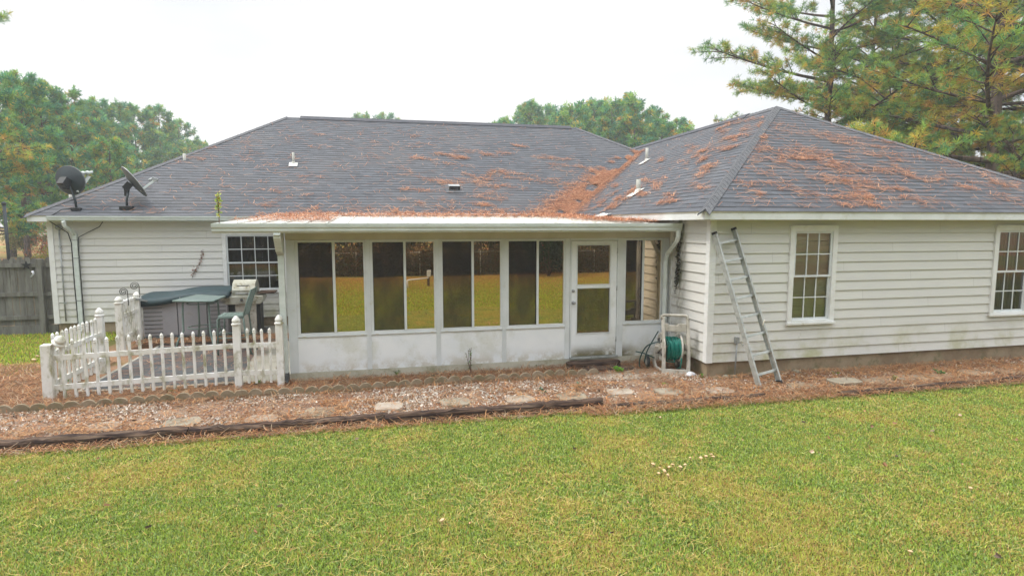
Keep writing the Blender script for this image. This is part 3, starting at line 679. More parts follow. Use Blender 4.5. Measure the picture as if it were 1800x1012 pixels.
# downspouts
mb = MB().bar((-6.515, .80, 2.38), (-6.515, 1.0, 2.30), .10, .08); mb.prism([(-6.57, y, z) for y, z in ((.80, 2.385), (1.20, 2.385), (1.20, 2.05), (1.13, 2.03), (.98, 2.10), (.82, 2.30))], (.10, 0, 0))
mb.box(-6.565, -6.475, 1.12, 1.20, .22, 2.06); d1 = mb.build('downspout', 'gutter', sun_r); bevel(d1, .008)
mb = MB().prism([(-6.57, y, z) for y, z in ((1.21, .22), (1.11, .22), (1.0, .10), (1.21, .10))], (.10, 0, 0)); mb.build('spout_end', 'black', d1)
mb = MB(); pth = [(-.13, .80, 2.40), (-.13, .80, 2.30), (-.13, .84, 2.22), (-.14, 1.02, 2.08), (-.145, 1.14, 1.98), (-.145, 1.19, 1.86), (-.145, 1.20, .30)]
mb.tube([Vector(p) for p in pth], .05, 4, smooth=False); bevel(mb.build('downspout', 'gutter', sun_r), .012)
# a dark patio chair inside, seen through the narrow window
ch = thing('patio_chair', 'dark metal chair standing inside the sunroom behind the narrow window', 'chair', (-.75, 2.1, .15))
f = MB()
for x in (-1.0, -.52): f.tube([(x, 1.85, .16), (x, 1.88, .55), (x, 1.80, .95)], .012, 6); f.tube([(x, 2.3, .16), (x, 2.3, .55)], .012, 6)
f.tube([(-1.0, 1.80, .95), (-.76, 1.78, .99), (-.52, 1.80, .95)], .014, 6); f.tube([(-1.0, 1.84, .75), (-.52, 1.84, .75)], .01, 6)
for k in range(8): f.tube([(-.96 + k * .057, 1.84, .75), (-.96 + k * .057, 1.79, .96)], .005, 5)
f.build('frame', 'black', ch); B(-1.01, -.51, 1.86, 2.32, .54, .57).build('seat', 'black', ch)

# ------------------------------------------------------------------ pine straw on the roofs
def streaks(face, n, per, lo, hi, drift, spread, seed, keep=None):
    """clumps of needles as random walks in (u, v) of a roof face"""
    r = np.random.default_rng(seed); P = []
    for _ in range(n):
        u, v = r.uniform(lo[0], hi[0]), r.uniform(lo[1], hi[1]); L = r.integers(3, 14); d = np.array(drift) * (r.choice([-1, 1]) if len(drift) == 2 else 1)
        q = int(per * r.uniform(.4, 1.6)); k = r.random(q); wob = r.normal(size=2) * .12
        uu = u + d[0] * k * L * .1 + np.sin(k * 5 + wob[0] * 20) * .05 + r.normal(size=q) * spread; vv = v + d[1] * k * L * .1 + wob[1] * np.sin(k * 4) + r.normal(size=q) * spread * .55
        P.append(np.stack([uu, vv], 1))
    P = np.concatenate(P)
    if keep is not None: P = P[keep(P[:, 0], P[:, 1])]
    return P
def on_main(P): return np.stack([P[:, 0], ym - o_ + P[:, 1], zt + p_ * P[:, 1] + .016], 1)
def on_wingl(P): return np.stack([-o_ + P[:, 1], P[:, 0], zt + p_ * P[:, 1] + .016], 1)
def on_wingf(P): return np.stack([P[:, 0], -o_ + P[:, 1], zt + p_ * P[:, 1] + .016], 1)
km = lambda u, v: (v > .02) & (v < 5.3) & (u > -12.2 + v * .85) & (u < np.minimum(-o_ + v, 3.4 + (3.7 - v)))
A = streaks(0, 75, 9, (-11.5, .1), (-2, 4.5), (.6, -.1), .06, 1, km)
A2 = streaks(0, 48, 46, (-4.2, .1), (2.0, 3.9), (1, -.22), .07, 2, lambda u, v: km(u, v) & (u > -4.5))
A3 = streaks(0, 34, 20, (-7.2, .02), (-1.0, .30), (1, 0), .05, 3, km)
k = NP.random(7500); A4 = np.stack([-o_ + k * 3.7 - np.abs(NP.normal(size=7500)) * (.55 - .35 * k), k * 3.7 + NP.normal(size=7500) * .06], 1); A4 = A4[km(A4[:, 0], A4[:, 1]) & (fnoise(A4[:, 0], A4[:, 1], 1.6, 12) > .36)]
A5 = NP.uniform((-12, 0.05), (2, 5.2), (1300, 2)); A5 = A5[km(A5[:, 0], A5[:, 1])]
PM = on_main(np.concatenate([A, A2, A3, A4, A5]))
straws(PM, nm, .17, .0075, palette(len(PM), STRAW, .18) * .98, .10, (1.1, 0, 0), 'pine_straw')
bpy.data.objects['pine_straw']['kind'] = 'stuff'; bpy.data.objects['pine_straw']['label'] = 'rust coloured pine needles lying on the shingles of the main roof'; bpy.data.objects['pine_straw']['category'] = 'pine straw'
kl = lambda u, v: (v > .02) & (v < 4.15) & (u > -o_ + v + .12) & (u < ym - o_ + v)
A = streaks(0, 62, 55, (.8, .1), (6.5, 3.9), (-.9, -.25), .07, 4, kl)
k = NP.random(3800); A4 = np.stack([ym - o_ + k * 3.7 - np.abs(NP.normal(size=3800)) * (.42 - .25 * k), k * 3.7 + NP.normal(size=3800) * .08], 1); A4 = A4[kl(A4[:, 0], A4[:, 1])]
A5 = NP.uniform((0, 0.05), (9, 4), (700, 2)); A5 = A5[kl(A5[:, 0], A5[:, 1])]
PM = on_wingl(np.concatenate([A, A4, A5]))
tag(straws(PM, nw, .17, .0075, palette(len(PM), STRAW, .18) * .98, .10, (0, 1.1, .2), 'pine_straw'), 'rust coloured pine needles banked on the left slope of the wing roof', 'pine straw', None, 'stuff')
kf = lambda u, v: (v > .02) & (v < 4.1) & (u > -o_ + v + .15) & (u < 8.1 - v)
A = streaks(0, 120, 20, (.6, .1), (6.6, 3.3), (.8, -.3), .06, 5, lambda u, v: kf(u, v) & (fnoise(u, v, .9, 31) > .36))
A1 = streaks(0, 30, 46, (1.3, .2), (5.0, 2.6), (1, -.3), .05, 8, kf)
A5 = NP.uniform((0, 0.05), (8, 4), (1100, 2)); A5 = A5[kf(A5[:, 0], A5[:, 1])]
PM = on_wingf(np.concatenate([A, A1, A5]))
tag(straws(PM, nm, .16, .0065, palette(len(PM), STRAW, .18) * 1.0, .10, (.9, -.3, 0), 'pine_straw'), 'orange pine needle clumps scattered on the front slope of the wing roof', 'pine straw', None, 'stuff')
# on the flat sunroom roof: a drift along the back, thick at both ends
n = 6500; x = NP.uniform(-7.2, -.35, n); yy = 5.9 - np.abs(NP.normal(size=n)) * .35 + .5 * (vnoise(x, x * 0, 1.2, 4) - .5)
e1 = NP.random(3500); x1 = -7.3 + e1 * 1.5; y1 = 1.3 + NP.random(3500) * (4.6 * (1 - e1 * .7)); x1 = x1[::2]; y1 = y1[::2]; x2 = -.35 - np.abs(NP.normal(size=5000)) * .5; y2 = NP.uniform(1.0, 6.2, 5000)
x3 = NP.uniform(-7.2, -.35, 4200); y3 = 6.0 - np.abs(NP.normal(size=4200)) * 1.7
X = np.concatenate([x, x1, x2, x3]); Yv = np.concatenate([yy, y1, y2, y3]); ok = (Yv > .95) & (Yv < 6.3) & (X < -.32) & (X > -7.32); X, Yv = X[ok], Yv[ok]
tag(straws(np.stack([X, Yv, zsr(Yv) + .012 + .02 * NP.random(len(X))], 1), (0, 0, 1), .17, .009, palette(len(X), STRAW, .15) * 1.15, .16, None, 'pine_straw'), 'drift of pine needles on the flat white sunroom roof', 'pine straw', None, 'stuff')

# ------------------------------------------------------------------ satellite dishes
def dish(name_lbl, base, cen, nrm, maj, ra, rb_, backmat, frontmat, grp='satellite dishes on the roof'):
    t = thing('satellite_dish', name_lbl, 'satellite dish', base, grp); c = Vector(cen); n = Vector(nrm).normalized(); a = Vector(maj); a = (a - n * a.dot(n)).normalized(); b = n.cross(a)
    mb = MB(); NR, NA = 7, 36; vs = []; fs = []
    for side in (0, 1):
        for i in range(NR + 1):
            q = i / NR
            for k in range(NA):
                th = 2 * math.pi * k / NA; vs.append(c + a * ra * q * math.cos(th) + b * rb_ * q * math.sin(th) + n * (.065 * q * q + (.012 if side else 0)))
    M_ = (NR + 1) * NA
    for side in (0, 1):
        for i in range(NR):
            for k in range(NA):
                f = (i * NA + k, i * NA + (k + 1) % NA, (i + 1) * NA + (k + 1) % NA, (i + 1) * NA + k); f = tuple(side * M_ + j for j in f); fs.append(f if side else f[::-1])
    mb.add(vs[:M_], fs[:NR * NA], True); r = mb.build('reflector', backmat, t)
    m2 = MB().add(vs[M_:], [tuple(j - M_ for j in f) for f in fs[NR * NA:]], True); m2.build('front_face', frontmat, r)
    m3 = MB().tube([c + a * ra * math.cos(2 * math.pi * k / NA) + b * rb_ * math.sin(2 * math.pi * k / NA) + n * .071 for k in range(NA + 1)], .011, 6); m3.build('rim', frontmat, r)
    return t, c, n, a, b
z1 = zmain(6.675); bs = Vector((-11.516, 6.675, z1 + .01))
t, c, n, a, b = dish('dark satellite dish seen from behind, nearest the left eave corner', bs, (-11.71, 6.80, 3.475), .26 * CR + .12 * CU + .95 * CF, CR - .20 * CU, .42, .305, 'dishdark', 'dish')
MB().tube([bs, bs + Vector((-.03, .02, .22)), bs + Vector((-.10, .06, .42)), c - n * .05 - Vector((-.05, 0, .10))], .024, 10).build('mast', 'dishdark', t)
mb = MB().bar(c - n * .02 - b * .02, c - n * .12 - Vector((0, 0, .12)), .20, .16); mb.bar(c - n * .10 + a * .10 - Vector((0, 0, .10)), c - n * .10 - a * .10 - Vector((0, 0, .10)), .08, .10); mb.bar(c - n * .06 - Vector((.0, 0, .2)), c - n * .06 + Vector((0, 0, .04)), .06, .08); mb.build('bracket', 'black', t)
pend = Vector(ony(156, 306, 6.95)); low = c + a * .20 - Vector((0, 0, .22)) + n * .06
MB().bar(low, pend - Vector((0, 0, .05)), .065, .05).build('arm', 'gutter', t)
mb = MB()
for dx, dz in ((-.16, -.03), (-.07, .02), (.02, .03)):
    q = pend + Vector((dx, -.02, dz)); mb.lathe([(0, -.07), (.045, -.07), (.048, -.02), (.03, .0), (.03, .07), (0, .07)], q, (.5, .6, .2), 14)
mb.build('receiver', 'gutter', t)
f = MB().box(bs.x - .09, bs.x + .09, bs.y - .07, bs.y + .07, z1 - .02, z1 + .05); bevel(f.build('foot', 'black', t), .01)
MB().tube([bs + Vector((0, 0, .03)), bs + Vector((-.25, -.08, .0)), (-11.95, 6.42, 2.66)], .01, 6).build('cable', 'black', t)
z2 = zmain(6.751); bs = Vector((-10.55, 6.751, z2 + .01))
t, c, n, a, b = dish('grey satellite dish seen edge on, second from the left eave corner', bs, (-10.48, 6.9, 3.43), .62 * CR + .60 * CU + .48 * CF, .72 * CR - .74 * CU + .0 * CF, .40, .34, 'dish', 'metalgrey')
MB().tube([bs, bs + Vector((.0, .01, .16)), c - n * .10 - Vector((-.04, 0, .02))], .024, 10).build('mast', 'dishdark', t)
mb = MB().bar(c - n * .02 - b * .02, c - n * .16 - Vector((0, 0, .05)), .16, .14); mb.bar(c - n * .13, c - n * .13 - Vector((0, 0, .22)), .07, .07); mb.build('bracket', 'black', t)
pend = Vector(ony(273, 316, 6.9)); MB().bar(c + a * .26 + n * .03, pend, .05, .045).build('arm', 'gutter', t)
mb = MB().bar(pend + Vector((-.06, 0, .03)), pend + Vector((.05, 0, -.02)), .07, .07); mb.lathe([(0, -.09), (.03, -.09), (.035, 0), (0, 0)], pend + Vector((-.05, 0, .02)), (1, 0, .4), 12); mb.build('receiver', 'metalgrey', t)
f = MB().box(bs.x - .13, bs.x + .13, bs.y - .09, bs.y + .09, z2 - .03, z2 + .05); bevel(f.build('foot', 'black', t), .01)

# ------------------------------------------------------------------ picket fences
def post_at(par, x, y, h, w_=.10, lean=(0, 0), cap_=True, capoff=(0, 0, 0), z0=0.):
    mb = MB().bar((x, y, z0), (x + lean[0], y + lean[1], z0 + h - .12), w_, w_, (0, 1, 0)); p = mb.build('post', 'picket', par); bevel(p, .006)
    tx, ty, tz = x + lean[0] + capoff[0], y + lean[1] + capoff[1], z0 + h - .12 + capoff[2]
    if cap_:
        k = w_ / .11; ax = (0, 0, 1) if not any(capoff) else (.5, -.2, .85)
        MB().lathe([(.0, -.004), (.074 * k, -.004), (.078 * k, .015), (.055 * k, .028), (.052 * k, .036), (.066 * k, .05), (.064 * k, .072), (.048 * k, .10), (.022 * k, .128), (0, .138)], (tx, ty, tz), ax, 20).build('cap', 'picket', p)
    return p
def pickets(par, A, Bp, hA, hB, n, z0=0.02, ph=.88, w_=.034):
    A, Bp = Vector(A), Vector(Bp); d = (Bp - A).normalized()
    rl = MB()
    for h in (.20, .62): rl.bar(A + Vector((0, 0, h + hA)), Bp + Vector((0, 0, h + hB)), .035, .075, (0, 0, 1))
    bevel(rl.build('rail', 'picket', par), .004)
    for i in range(n):
        q = A.lerp(Bp, (i + .9) / (n + .8)); hh = hA + (hB - hA) * (i + .9) / (n + .8); side = d.cross(Vector((0, 0, 1))) * .0
        side = Vector((rnd.uniform(-.007, .007), rnd.uniform(-.004, .004), rnd.uniform(-.008, .008))); mb = MB().bar(q + Vector((0, 0, z0 + hh + .02)), q + Vector((0, 0, hh + ph - .07)) + side, w_, w_, (0, 1, 0))
        mb.lathe([(0, 0), (.024, 0), (.027, .008), (.019, .014), (.018, .018), (.0245, .025), (.023, .038), (.014, .058), (0, .072)], q + Vector((0, 0, hh + ph - .07)) + side, (0, 0, 1), 12)
        mb.build('picket', 'picket', par)
fa = thing('picket_fence', 'long white picket fence with dirty rails round the front and left of the patio', 'fence', (-8.0, 1.1, .05))
A_, B_, C_, D_ = (-9.62, .95), (-7.18, 1.08), (-6.57, 1.04), (-9.56, 2.52)
post_at(fa, *A_, .97, .125, (0.03, -.03), True, (.13, .02, .0)); post_at(fa, *B_, 1.13); post_at(fa, *C_, 1.13); post_at(fa, *D_, 1.13)
pickets(fa, (A_[0] + .06, A_[1] - .0, 0), (B_[0] - .05, B_[1], 0), .03, .07, 16)
pickets(fa, (B_[0] + .05, B_[1], 0), (C_[0] - .05, C_[1], 0), .07, .07, 4)
pickets(fa, (A_[0] + .0, A_[1] + .07, 0), (D_[0], D_[1] - .05, 0), .06, .09, 11, ph=.91)
fb = thing('picket_fence', 'short white picket fence section running from the hot tub toward the house wall', 'fence', (-9.9, 4.7, .05))
E_, F_ = (-9.93, 4.30), (-9.90, 5.12)
post_at(fb, *E_, 1.12, .12); post_at(fb, *F_, 1.12, .12); pickets(fb, (E_[0], E_[1] + .06, 0), (F_[0], F_[1] - .05, 0), .12, .14, 8, ph=.92)
def scroll(x, y, z, s, flip):
    pts = []
    for i in range(34):
        t = i / 33 * 4.2 * math.pi; r = s * (1 - i / 40); pts.append((x + flip * (math.cos(t) * r - s), y, z + s * 1.1 + math.sin(t) * r))
    return MB().tube([(x, y, z - .18), (x, y, z)] + pts, .009, 6)
for (x, y, z, s, fl, lb) in ((-9.76, 4.28, 1.14, .075, 1, 'iron scroll ornament on the nearer post of the short picket section'), (-9.84, 5.10, 1.16, .085, 1, 'iron scroll ornament on the farther post of the short picket section')):
    mo = scroll(x, y, z, s, fl).build('iron_scroll', 'rust', None, lb, loc=(x, y, z - .1)); tag(mo, lb, 'ornament', 'iron scrolls on the picket posts')

# ------------------------------------------------------------------ privacy fence on the left
pf = thing('privacy_fence', 'weathered grey wooden privacy fence joining the left corner of the house', 'fence', (-13.5, 7.0, .05))
fr = MB()
for z in (.42, .95, 1.60): fr.bar((-17, 7.0, z), (-12.2, 7.0, z), .05, .09)
fr.bar((-17, 7.02, .13), (-12.2, 7.02, .13), .03, .22)
fr.build('rail', 'oldwood', pf)
x = -17.; rr = random.Random(9)
while x < -12.2:
    wd = .14; h = 1.76 + rr.uniform(-.02, .02); yy = 7.035 + rr.uniform(-.003, .003)
    MB().prism([(x + .004, yy, .24), (x + wd - .006, yy, .24 + rr.uniform(-.01, .01)), (x + wd - .006, yy, h - .05), (x + wd - .035, yy, h), (x + .035, yy, h), (x + .004, yy, h - .05)], (0, .018, 0)).build('board', 'oldwood', pf); x += wd
for x in (-12.45, -14.85): bevel(B(x - .06, x + .05, 6.89, 6.98, 0, 1.74).build('post', 'oldwood', pf), .006)
st = MB(); pts = []
for k in range(10):
    r = .105 if k % 2 == 0 else .042; a = math.pi / 2 + k * math.pi / 5; pts.append((-12.70 + r * math.cos(a), 6.93, 1.60 + r * math.sin(a)))
st.prism(pts, (0, .012, 0)); so_ = st.build('star', 'black', None, loc=(-12.70, 6.93, 1.60)); tag(so_, 'black metal star hung near the top of the wooden fence', 'star')
mb = MB().tube([(-12.57, 6.89, 1.47), (-12.545, 6.88, 1.42), (-12.60, 6.88, 1.34)], [.028, .022, .012], 8); so_ = mb.build('white_hook', 'bag', None, loc=(-12.57, 6.88, 1.4)); so_.name = 'gate_latch'; tag(so_, 'small white latch dangling on the wooden fence post', 'latch')

# ------------------------------------------------------------------ hot tub, bar table, chair, grill
tub = thing('hot_tub', 'grey hot tub with a sagging dark teal cover beside the house wall', 'hot tub', (-9.0, 5.9, .08))
bevel(B(-9.86, -8.22, 5.22, 6.6, .17, .93).build('cabinet', 'tubgrey', tub), .03)
B(-9.88, -8.20, 5.20, 6.62, .08, .17).build('base', 'blue', tub)
mb = MB()
for x in (-9.19, -8.62): mb.box(x - .005, x + .005, 5.208, 5.219, .18, .92)
for z in np.arange(.26, .88, .085): mb.box(-9.83, -9.48, 5.208, 5.219, z, z + .006); mb.box(-8.60, -8.25, 5.208, 5.219, z, z + .006)
mb.build('panel_groove', 'dark', tub)
mb = MB(); nx, ny = 30, 10; vs = []
hfun = lambda s: .985 + .11 * (1 / (1 + math.exp(-(s - .38) * 14))) - .02 * s
for lay in (0, 1):
    for i in range(nx + 1):
        s = i / nx
        for j in range(ny + 1):
            q = j / ny; x = -9.92 + s * 1.76; y = 5.12 + q * 1.5; z = hfun(s) + .05 * math.sin(q * 3.1) * (s < 2) - .05 * (abs(q - .5) * 2) ** 6; th = .12 * (1 - .45 * s)
            vs.append((x, y, z - (th if lay == 0 else 0)))
K = (nx + 1) * (ny + 1); fs = []
ix = lambda l, i, j: l * K + i * (ny + 1) + j
for i in range(nx):
    for j in range(ny): fs += [(ix(1, i, j), ix(1, i + 1, j), ix(1, i + 1, j + 1), ix(1, i, j + 1)), (ix(0, i, j), ix(0, i, j + 1), ix(0, i + 1, j + 1), ix(0, i + 1, j))]
    fs += [(ix(0, i, 0), ix(0, i + 1, 0), ix(1, i + 1, 0), ix(1, i, 0)), (ix(0, i, ny), ix(1, i, ny), ix(1, i + 1, ny), ix(0, i + 1, ny))]
for j in range(ny): fs += [(ix(0, 0, j), ix(1, 0, j), ix(1, 0, j + 1), ix(0, 0, j + 1)), (ix(0, nx, j), ix(0, nx, j + 1), ix(1, nx, j + 1), ix(1, nx, j))]
mb.add(vs, fs, True); mb.build('cover', 'teal', tub)
mb = MB().bar((-9.95, 5.0, 1.02), (-9.72, 5.15, .93), .05, .03); mb.bar((-9.1, 5.15, .93), (-9.1, 5.15, 1.0), .08, .02); mb.build('cover_lifter', 'metalgrey', tub)

tb = thing('bar_table', 'square green metal bar table with clouded glass top on the patio', 'table', (-8.6, 4.5, .09))
zt_ = 1.06; q = [onz(304, 528, zt_), onz(372, 529, zt_), onz(395, 520, zt_), onz(345, 517, zt_)]
MB().prism([tuple(v) for v in q], (0, 0, -.018)).build('tabletop', 'tableglass', tb)
rm = MB().tube([tuple(v + np.array((0, 0, -.012))) for v in q] + [tuple(q[0] + np.array((0, 0, -.012)))], .018, 8); rm.build('top_frame', 'greenmetal', tb)
cen = sum(q) / 4
for v in q:
    top = cen + (v - cen) * .68; ft = cen + (v - cen) * 1.0; top[2] = zt_ - .03; md = cen + (v - cen) * .70; md[2] = .45; ft[2] = .09
    MB().tube([tuple(cen + (v - cen) * .60 + np.array((0, 0, -.025))), tuple(top + np.array((0, 0, -.05))), tuple(md + (0, 0, .3)), tuple(md), tuple((md + ft) / 2 + (v - cen) * .06), tuple(ft)], .019, 8).build('leg', 'greenmetal', tb)
for z, k, nm2 in ((.96, .62, 'ring'), (.48, .66, 'foot_ring')):
    MB().tube([(cen[0] + math.cos(t) * .27, cen[1] + math.sin(t) * .27, z) for t in np.linspace(0, 2 * math.pi, 25)], .011, 6).build(nm2, 'greenmetal', tb)

cr = thing('bar_chair', 'tall sage green strap woven bar chair facing the bar table', 'chair', (-7.7, 3.5, .09))
y0, y1 = 3.32, 3.84; zs = .80
for y in (y0, y1):
    MB().tube([(-7.99, y, .085), (-7.97, y, zs - .03), (-7.93, y, zs), (-7.52, y, zs - .01)], .017, 8).build('leg', 'greenmetal', cr)
    MB().tube([(-7.41, y, .085), (-7.50, y, .45), (-7.53, y, zs)], .017, 8).build('leg', 'greenmetal', cr)
    MB().tube([(-7.53, y, zs), (-7.46, y, 1.05), (-7.37, y, 1.31)], .016, 8).build('back_rail', 'greenmetal', cr)
s = MB()
for i in range(9): s.box(-7.96 + i * .049, -7.96 + i * .049 + .043, y0 - .01, y1 + .01, zs + .012 + (i % 2) * .003, zs + .02 + (i % 2) * .003)
for j in range(9): s.box(-7.97, -7.52, y0 + .01 + j * .056, y0 + .01 + j * .056 + .044, zs + .017 - (j % 2) * .003, zs + .026 - (j % 2) * .003)
s.build('seat', 'sling', cr)
s = MB()
for i in range(9):
    k = i / 9.; s.bar((-7.51 + .13 * k, y0 - .01, zs + .06 + k * .45), (-7.51 + .13 * k, y1 + .01, zs + .06 + k * .45), .012, .042)
for j in range(9):
    yy = y0 + .03 + j * .057; s.bar((-7.515, yy, zs + .05), (-7.385, yy, zs + .50), .04, .008, (1, 0, 0))
s.build('backrest', 'sling', cr)
s = MB().tube([(-7.98, y0, .48), (-7.98, y1, .48)], .013, 6); s.tube([(-7.50, y0, .42), (-7.50, y1, .42)], .013, 6)
for y in (y0, y1): s.tube([(-7.98, y, .42), (-7.50, y, .42)], .013, 6)
s.build('stretcher', 'greenmetal', cr)

gr = thing('gas_grill', 'grimy stainless gas grill with side shelves in front of the wide window', 'grill', (-7.9, 5.5, .09))
mb = MB(); xs0, xs1 = -8.13, -7.66
mb.prism([(xs0, y, z) for y, z in ((5.28, 1.03), (5.28, 1.10), (5.36, 1.24), (5.50, 1.31), (5.66, 1.29), (5.76, 1.16), (5.78, 1.03))], (xs1 - xs0, 0, 0)); bevel(mb.build('lid', 'steel', gr), .012)
mb = MB().box(xs0 - .01, xs1 + .01, 5.27, 5.80, .98, 1.028); mb.build('firebox', 'steel', gr)
mb = MB().prism([(x, 5.22, z) for x, z in ((-8.36, .98), (-7.50, .98), (-7.50, .90), (-7.56, .80), (-8.30, .80), (-8.36, .90))], (0, .5, 0)); bevel(mb.build('control_panel', 'steel', gr), .015)
mb = MB().box(-8.44, -8.12, 5.30, 5.75, 1.045, 1.075); sh = mb.build('side_shelf', 'timber', gr); mb = MB().box(-7.62, -7.28, 5.30, 5.75, 1.015, 1.045); mb.build('side_shelf', 'timber', gr)
MB().tube([(-8.02, 5.27, 1.20), (-8.0, 5.235, 1.20), (-7.80, 5.235, 1.20), (-7.78, 5.27, 1.20)], .010, 8).build('handle', 'black', gr)
mb = MB().tube([(-8.05, 5.25, 1.03), (-7.72, 5.25, 1.03)], .012, 8); mb.build('lid_rail', 'metalgrey', gr)
for x in (-7.93, -7.77): MB().lathe([(0, -.03), (.025, -.03), (.028, 0), (.0, 0)], (x, 5.22, .90), (0, 1, 0), 14).build('knob', 'black', gr)
mb = MB().tube([(-7.93 + .035 * math.cos(t), 5.195, .865 + .035 * math.sin(t)) for t in np.linspace(0, 6.28, 16)], .006, 6); mb.build('hose_loop', 'metalgrey', gr)
mb = MB().box(-8.08, -7.66, 5.30, 5.72, .20, .797); bevel(mb.build('cabinet', 'taupe', gr), .01)
B(-8.22, -8.09, 5.32, 5.68, .64, .796).build('side_burner', 'black', gr); B(-7.655, -7.58, 5.32, 5.68, .18, .796).build('side_panel', 'black', gr)
for x in (-8.04, -7.70): MB().lathe([(0, -.02), (.06, -.02), (.06, .02), (0, .02)], (x, 5.36, .145), (1, 0, 0), 16).build('wheel', 'black', gr)
B(-8.08, -7.66, 5.30, 5.72, .14, .198).build('base', 'taupe', gr)

# ------------------------------------------------------------------ ladder
ld = thing('ladder', 'aluminium ladder leaning against the corner of the right wing', 'ladder', (.55, -.6, .06))
La, Lb = Vector((.403, -.787, .05)), Vector((.0, -.075, 2.36)); Ra, Rb = Vector((.86, -.66, .085)), Vector((.362, -.062, 2.43))
wv = (Ra - La).normalized()
for (p, q, s) in ((La, Lb, 1), (Ra, Rb, -1)):
    d = (q - p).normalized(); nn = d.cross(wv).normalized(); a = (wv - d * wv.dot(d)).normalized() * s
    m_ = MB()
    sec = [(-.042, 0), (.042, 0), (.042, .030), (.037, .030), (.037, .005), (-.037, .005), (-.037, .030), (-.042, .030)]
    m_.prism([p + nn * u + a * v for u, v in sec], q - p); r = m_.build('rail', 'alu', ld)
    e = MB().prism([q + nn * u + a * v - d * .02 for u, v in ((-.042, -.004), (.042, -.004), (.042, .03), (-.042, .03))], d * .035); e.build('end_cap', 'black', r)
    e = MB().prism([p + nn * u + a * v - d * .0 for u, v in ((-.044, -.006), (.044, -.006), (.044, .034), (-.044, .034))], d * .05); e.build('foot', 'black' if s < 0 else 'alu', r)
    h = MB()
    for k in range(8): h.lathe([(0, -.006), (.014, -.006), (.017, .001)], p + (q - p) * (.085 + k * .1203) - a * .001, tuple(-a), 10)
    h.build('rivet', 'black', r)
for k in range(8):
    f = .085 + k * .1203; p, q = La.lerp(Lb, f), Ra.lerp(Rb, f); d = (Lb - La).normalized(); nn = d.cross(wv).normalized()
    bevel(MB().bar(p, q, .026, .038, tuple(d)).build('rung', 'alu', ld), .004)
f = .40; p, q = Ra.lerp(Rb, .36), Ra.lerp(Rb, .45)
MB().tube([p + Vector((-.05, -.05, .03)), p.lerp(q, .5) + Vector((.02, -.05, 0)), p.lerp(q, .3) + Vector((.05, .02, 0)), p + Vector((-.02, .05, .02))], .007, 6).build('rope', 'soffit', ld)

# ------------------------------------------------------------------ hose reel
FL = Vector((-.565, .394, .055)); FRt = Vector((-.219, .236, .055)); u = (FRt - FL).normalized(); v = (Vector((-u.y, u.x, 0)) - u * .42).normalized(); ax_ = (u + Vector((-u.y, u.x, 0)) * .24).normalized(); up = Vector((0, 0, 1)); cw = (FRt - FL).length
cen = (FL + FRt) / 2 + v * .22
rl = thing('hose_reel', 'taupe plastic hose reel cart standing in the corner by the sunroom', 'hose reel', (cen.x, cen.y, .05))
def RP(a, b, z): return FL + u * a + v * b + up * z
for a, nmv in ((-.005, 0), (cw + .005, 1)):
    m_ = MB(); pts = [RP(a, 0, 0), RP(a, .06, .0), RP(a, .04, .42), RP(a, .05, .93), RP(a, .0, .93), RP(a, -.02, .5)]
    m_.prism([RP(a + (.015 if nmv == 0 else -.035) * 0, b, z) for b, z in ((-.03, 0), (.04, 0), (.03, .30), (.05, .52), (.10, .93), (.055, .94), (.0, .55), (-.02, .3))], u * .045)
    m_.prism([RP(a, b, z) for b, z in ((.04, 0), (.34, 0.0), (.40, .12), (.36, .34), (.25, .47), (.10, .50), (.035, .42), (.16, .36), (.28, .28), (.31, .14), (.25, .07), (.05, .07))], u * .03)
    bevel(m_.build('side_frame', 'taupe', rl), .01)
m_ = MB().prism([RP(.035, b, z) for b, z in ((-.035, .0), (.0, .0), (.0, .085), (-.03, .09))], u * (cw - .035)); bevel(m_.build('base_bar', 'taupe', rl), .008)
m_ = MB().tube([RP(-.0, .07, .90), RP(0, .08, .945), RP(.04, .08, .965), RP(cw * .5, .08, .965), RP(cw, .08, .965), RP(cw + .03, .08, .945), RP(cw + .03, .07, .90)], .022, 8); m_.build('handle', 'taupe', rl)
m_ = MB().prism([RP(a, .05, z) for a, z in ((.03, .70), (cw, .70), (cw, .83), (cw * .7, .83), (cw * .66, .80), (cw * .3, .80), (cw * .26, .83), (.03, .83))], v * .05); bevel(m_.build('tool_tray', 'taupe', rl), .006)
ctr = RP(0, .18, .42)
for a, rr_ in ((.05, .235), (cw - .05, .235)):
    c = ctr + u * a; pr = [(.035, -.012), (rr_ * .55, -.012), (rr_ * .6, -.004), (rr_ * .82, -.004), (rr_ * .9, -.016), (rr_, -.014), (rr_, .010), (rr_ * .9, .012), (.035, .008)]
    MB().lathe(pr, c, tuple(ax_), 32).build('reel_flange', 'taupe', rl)
    h = MB()
    for k in range(6):
        t = k * math.pi / 3; e1 = v * math.cos(t) + up * math.sin(t); h.bar(c + e1 * .09 - u * .012, c + e1 * .15 - u * .012, .05, .004, tuple(u.cross(e1)))
    h.build('flange_slot', 'black', rl)
MB().tube([ctr - u * .06, ctr + u * (cw + .10)], .02, 10).build('axle', 'taupe', rl)
MB().tube([ctr + u * (cw + .06), ctr + u * (cw + .07) - up * .05, ctr + u * (cw + .14) - up * .05], .012, 8).build('crank', 'black', rl)
for a in (-.10, cw + .01):
    c = RP(a, .36, .115); w_ = MB().lathe([(.05, -.022), (.085, -.022), (.112, -.018), (.115, 0), (.112, .018), (.085, .022), (.05, .022)], c, tuple(ax_), 24).build('wheel', 'black', rl)
    MB().lathe([(0, -.024), (.05, -.02), (.085, -.023), (.085, .023), (0, .02)], c, tuple(ax_), 18).build('hub', 'taupe', w_)
hs = MB(); pts = []; turns = 10
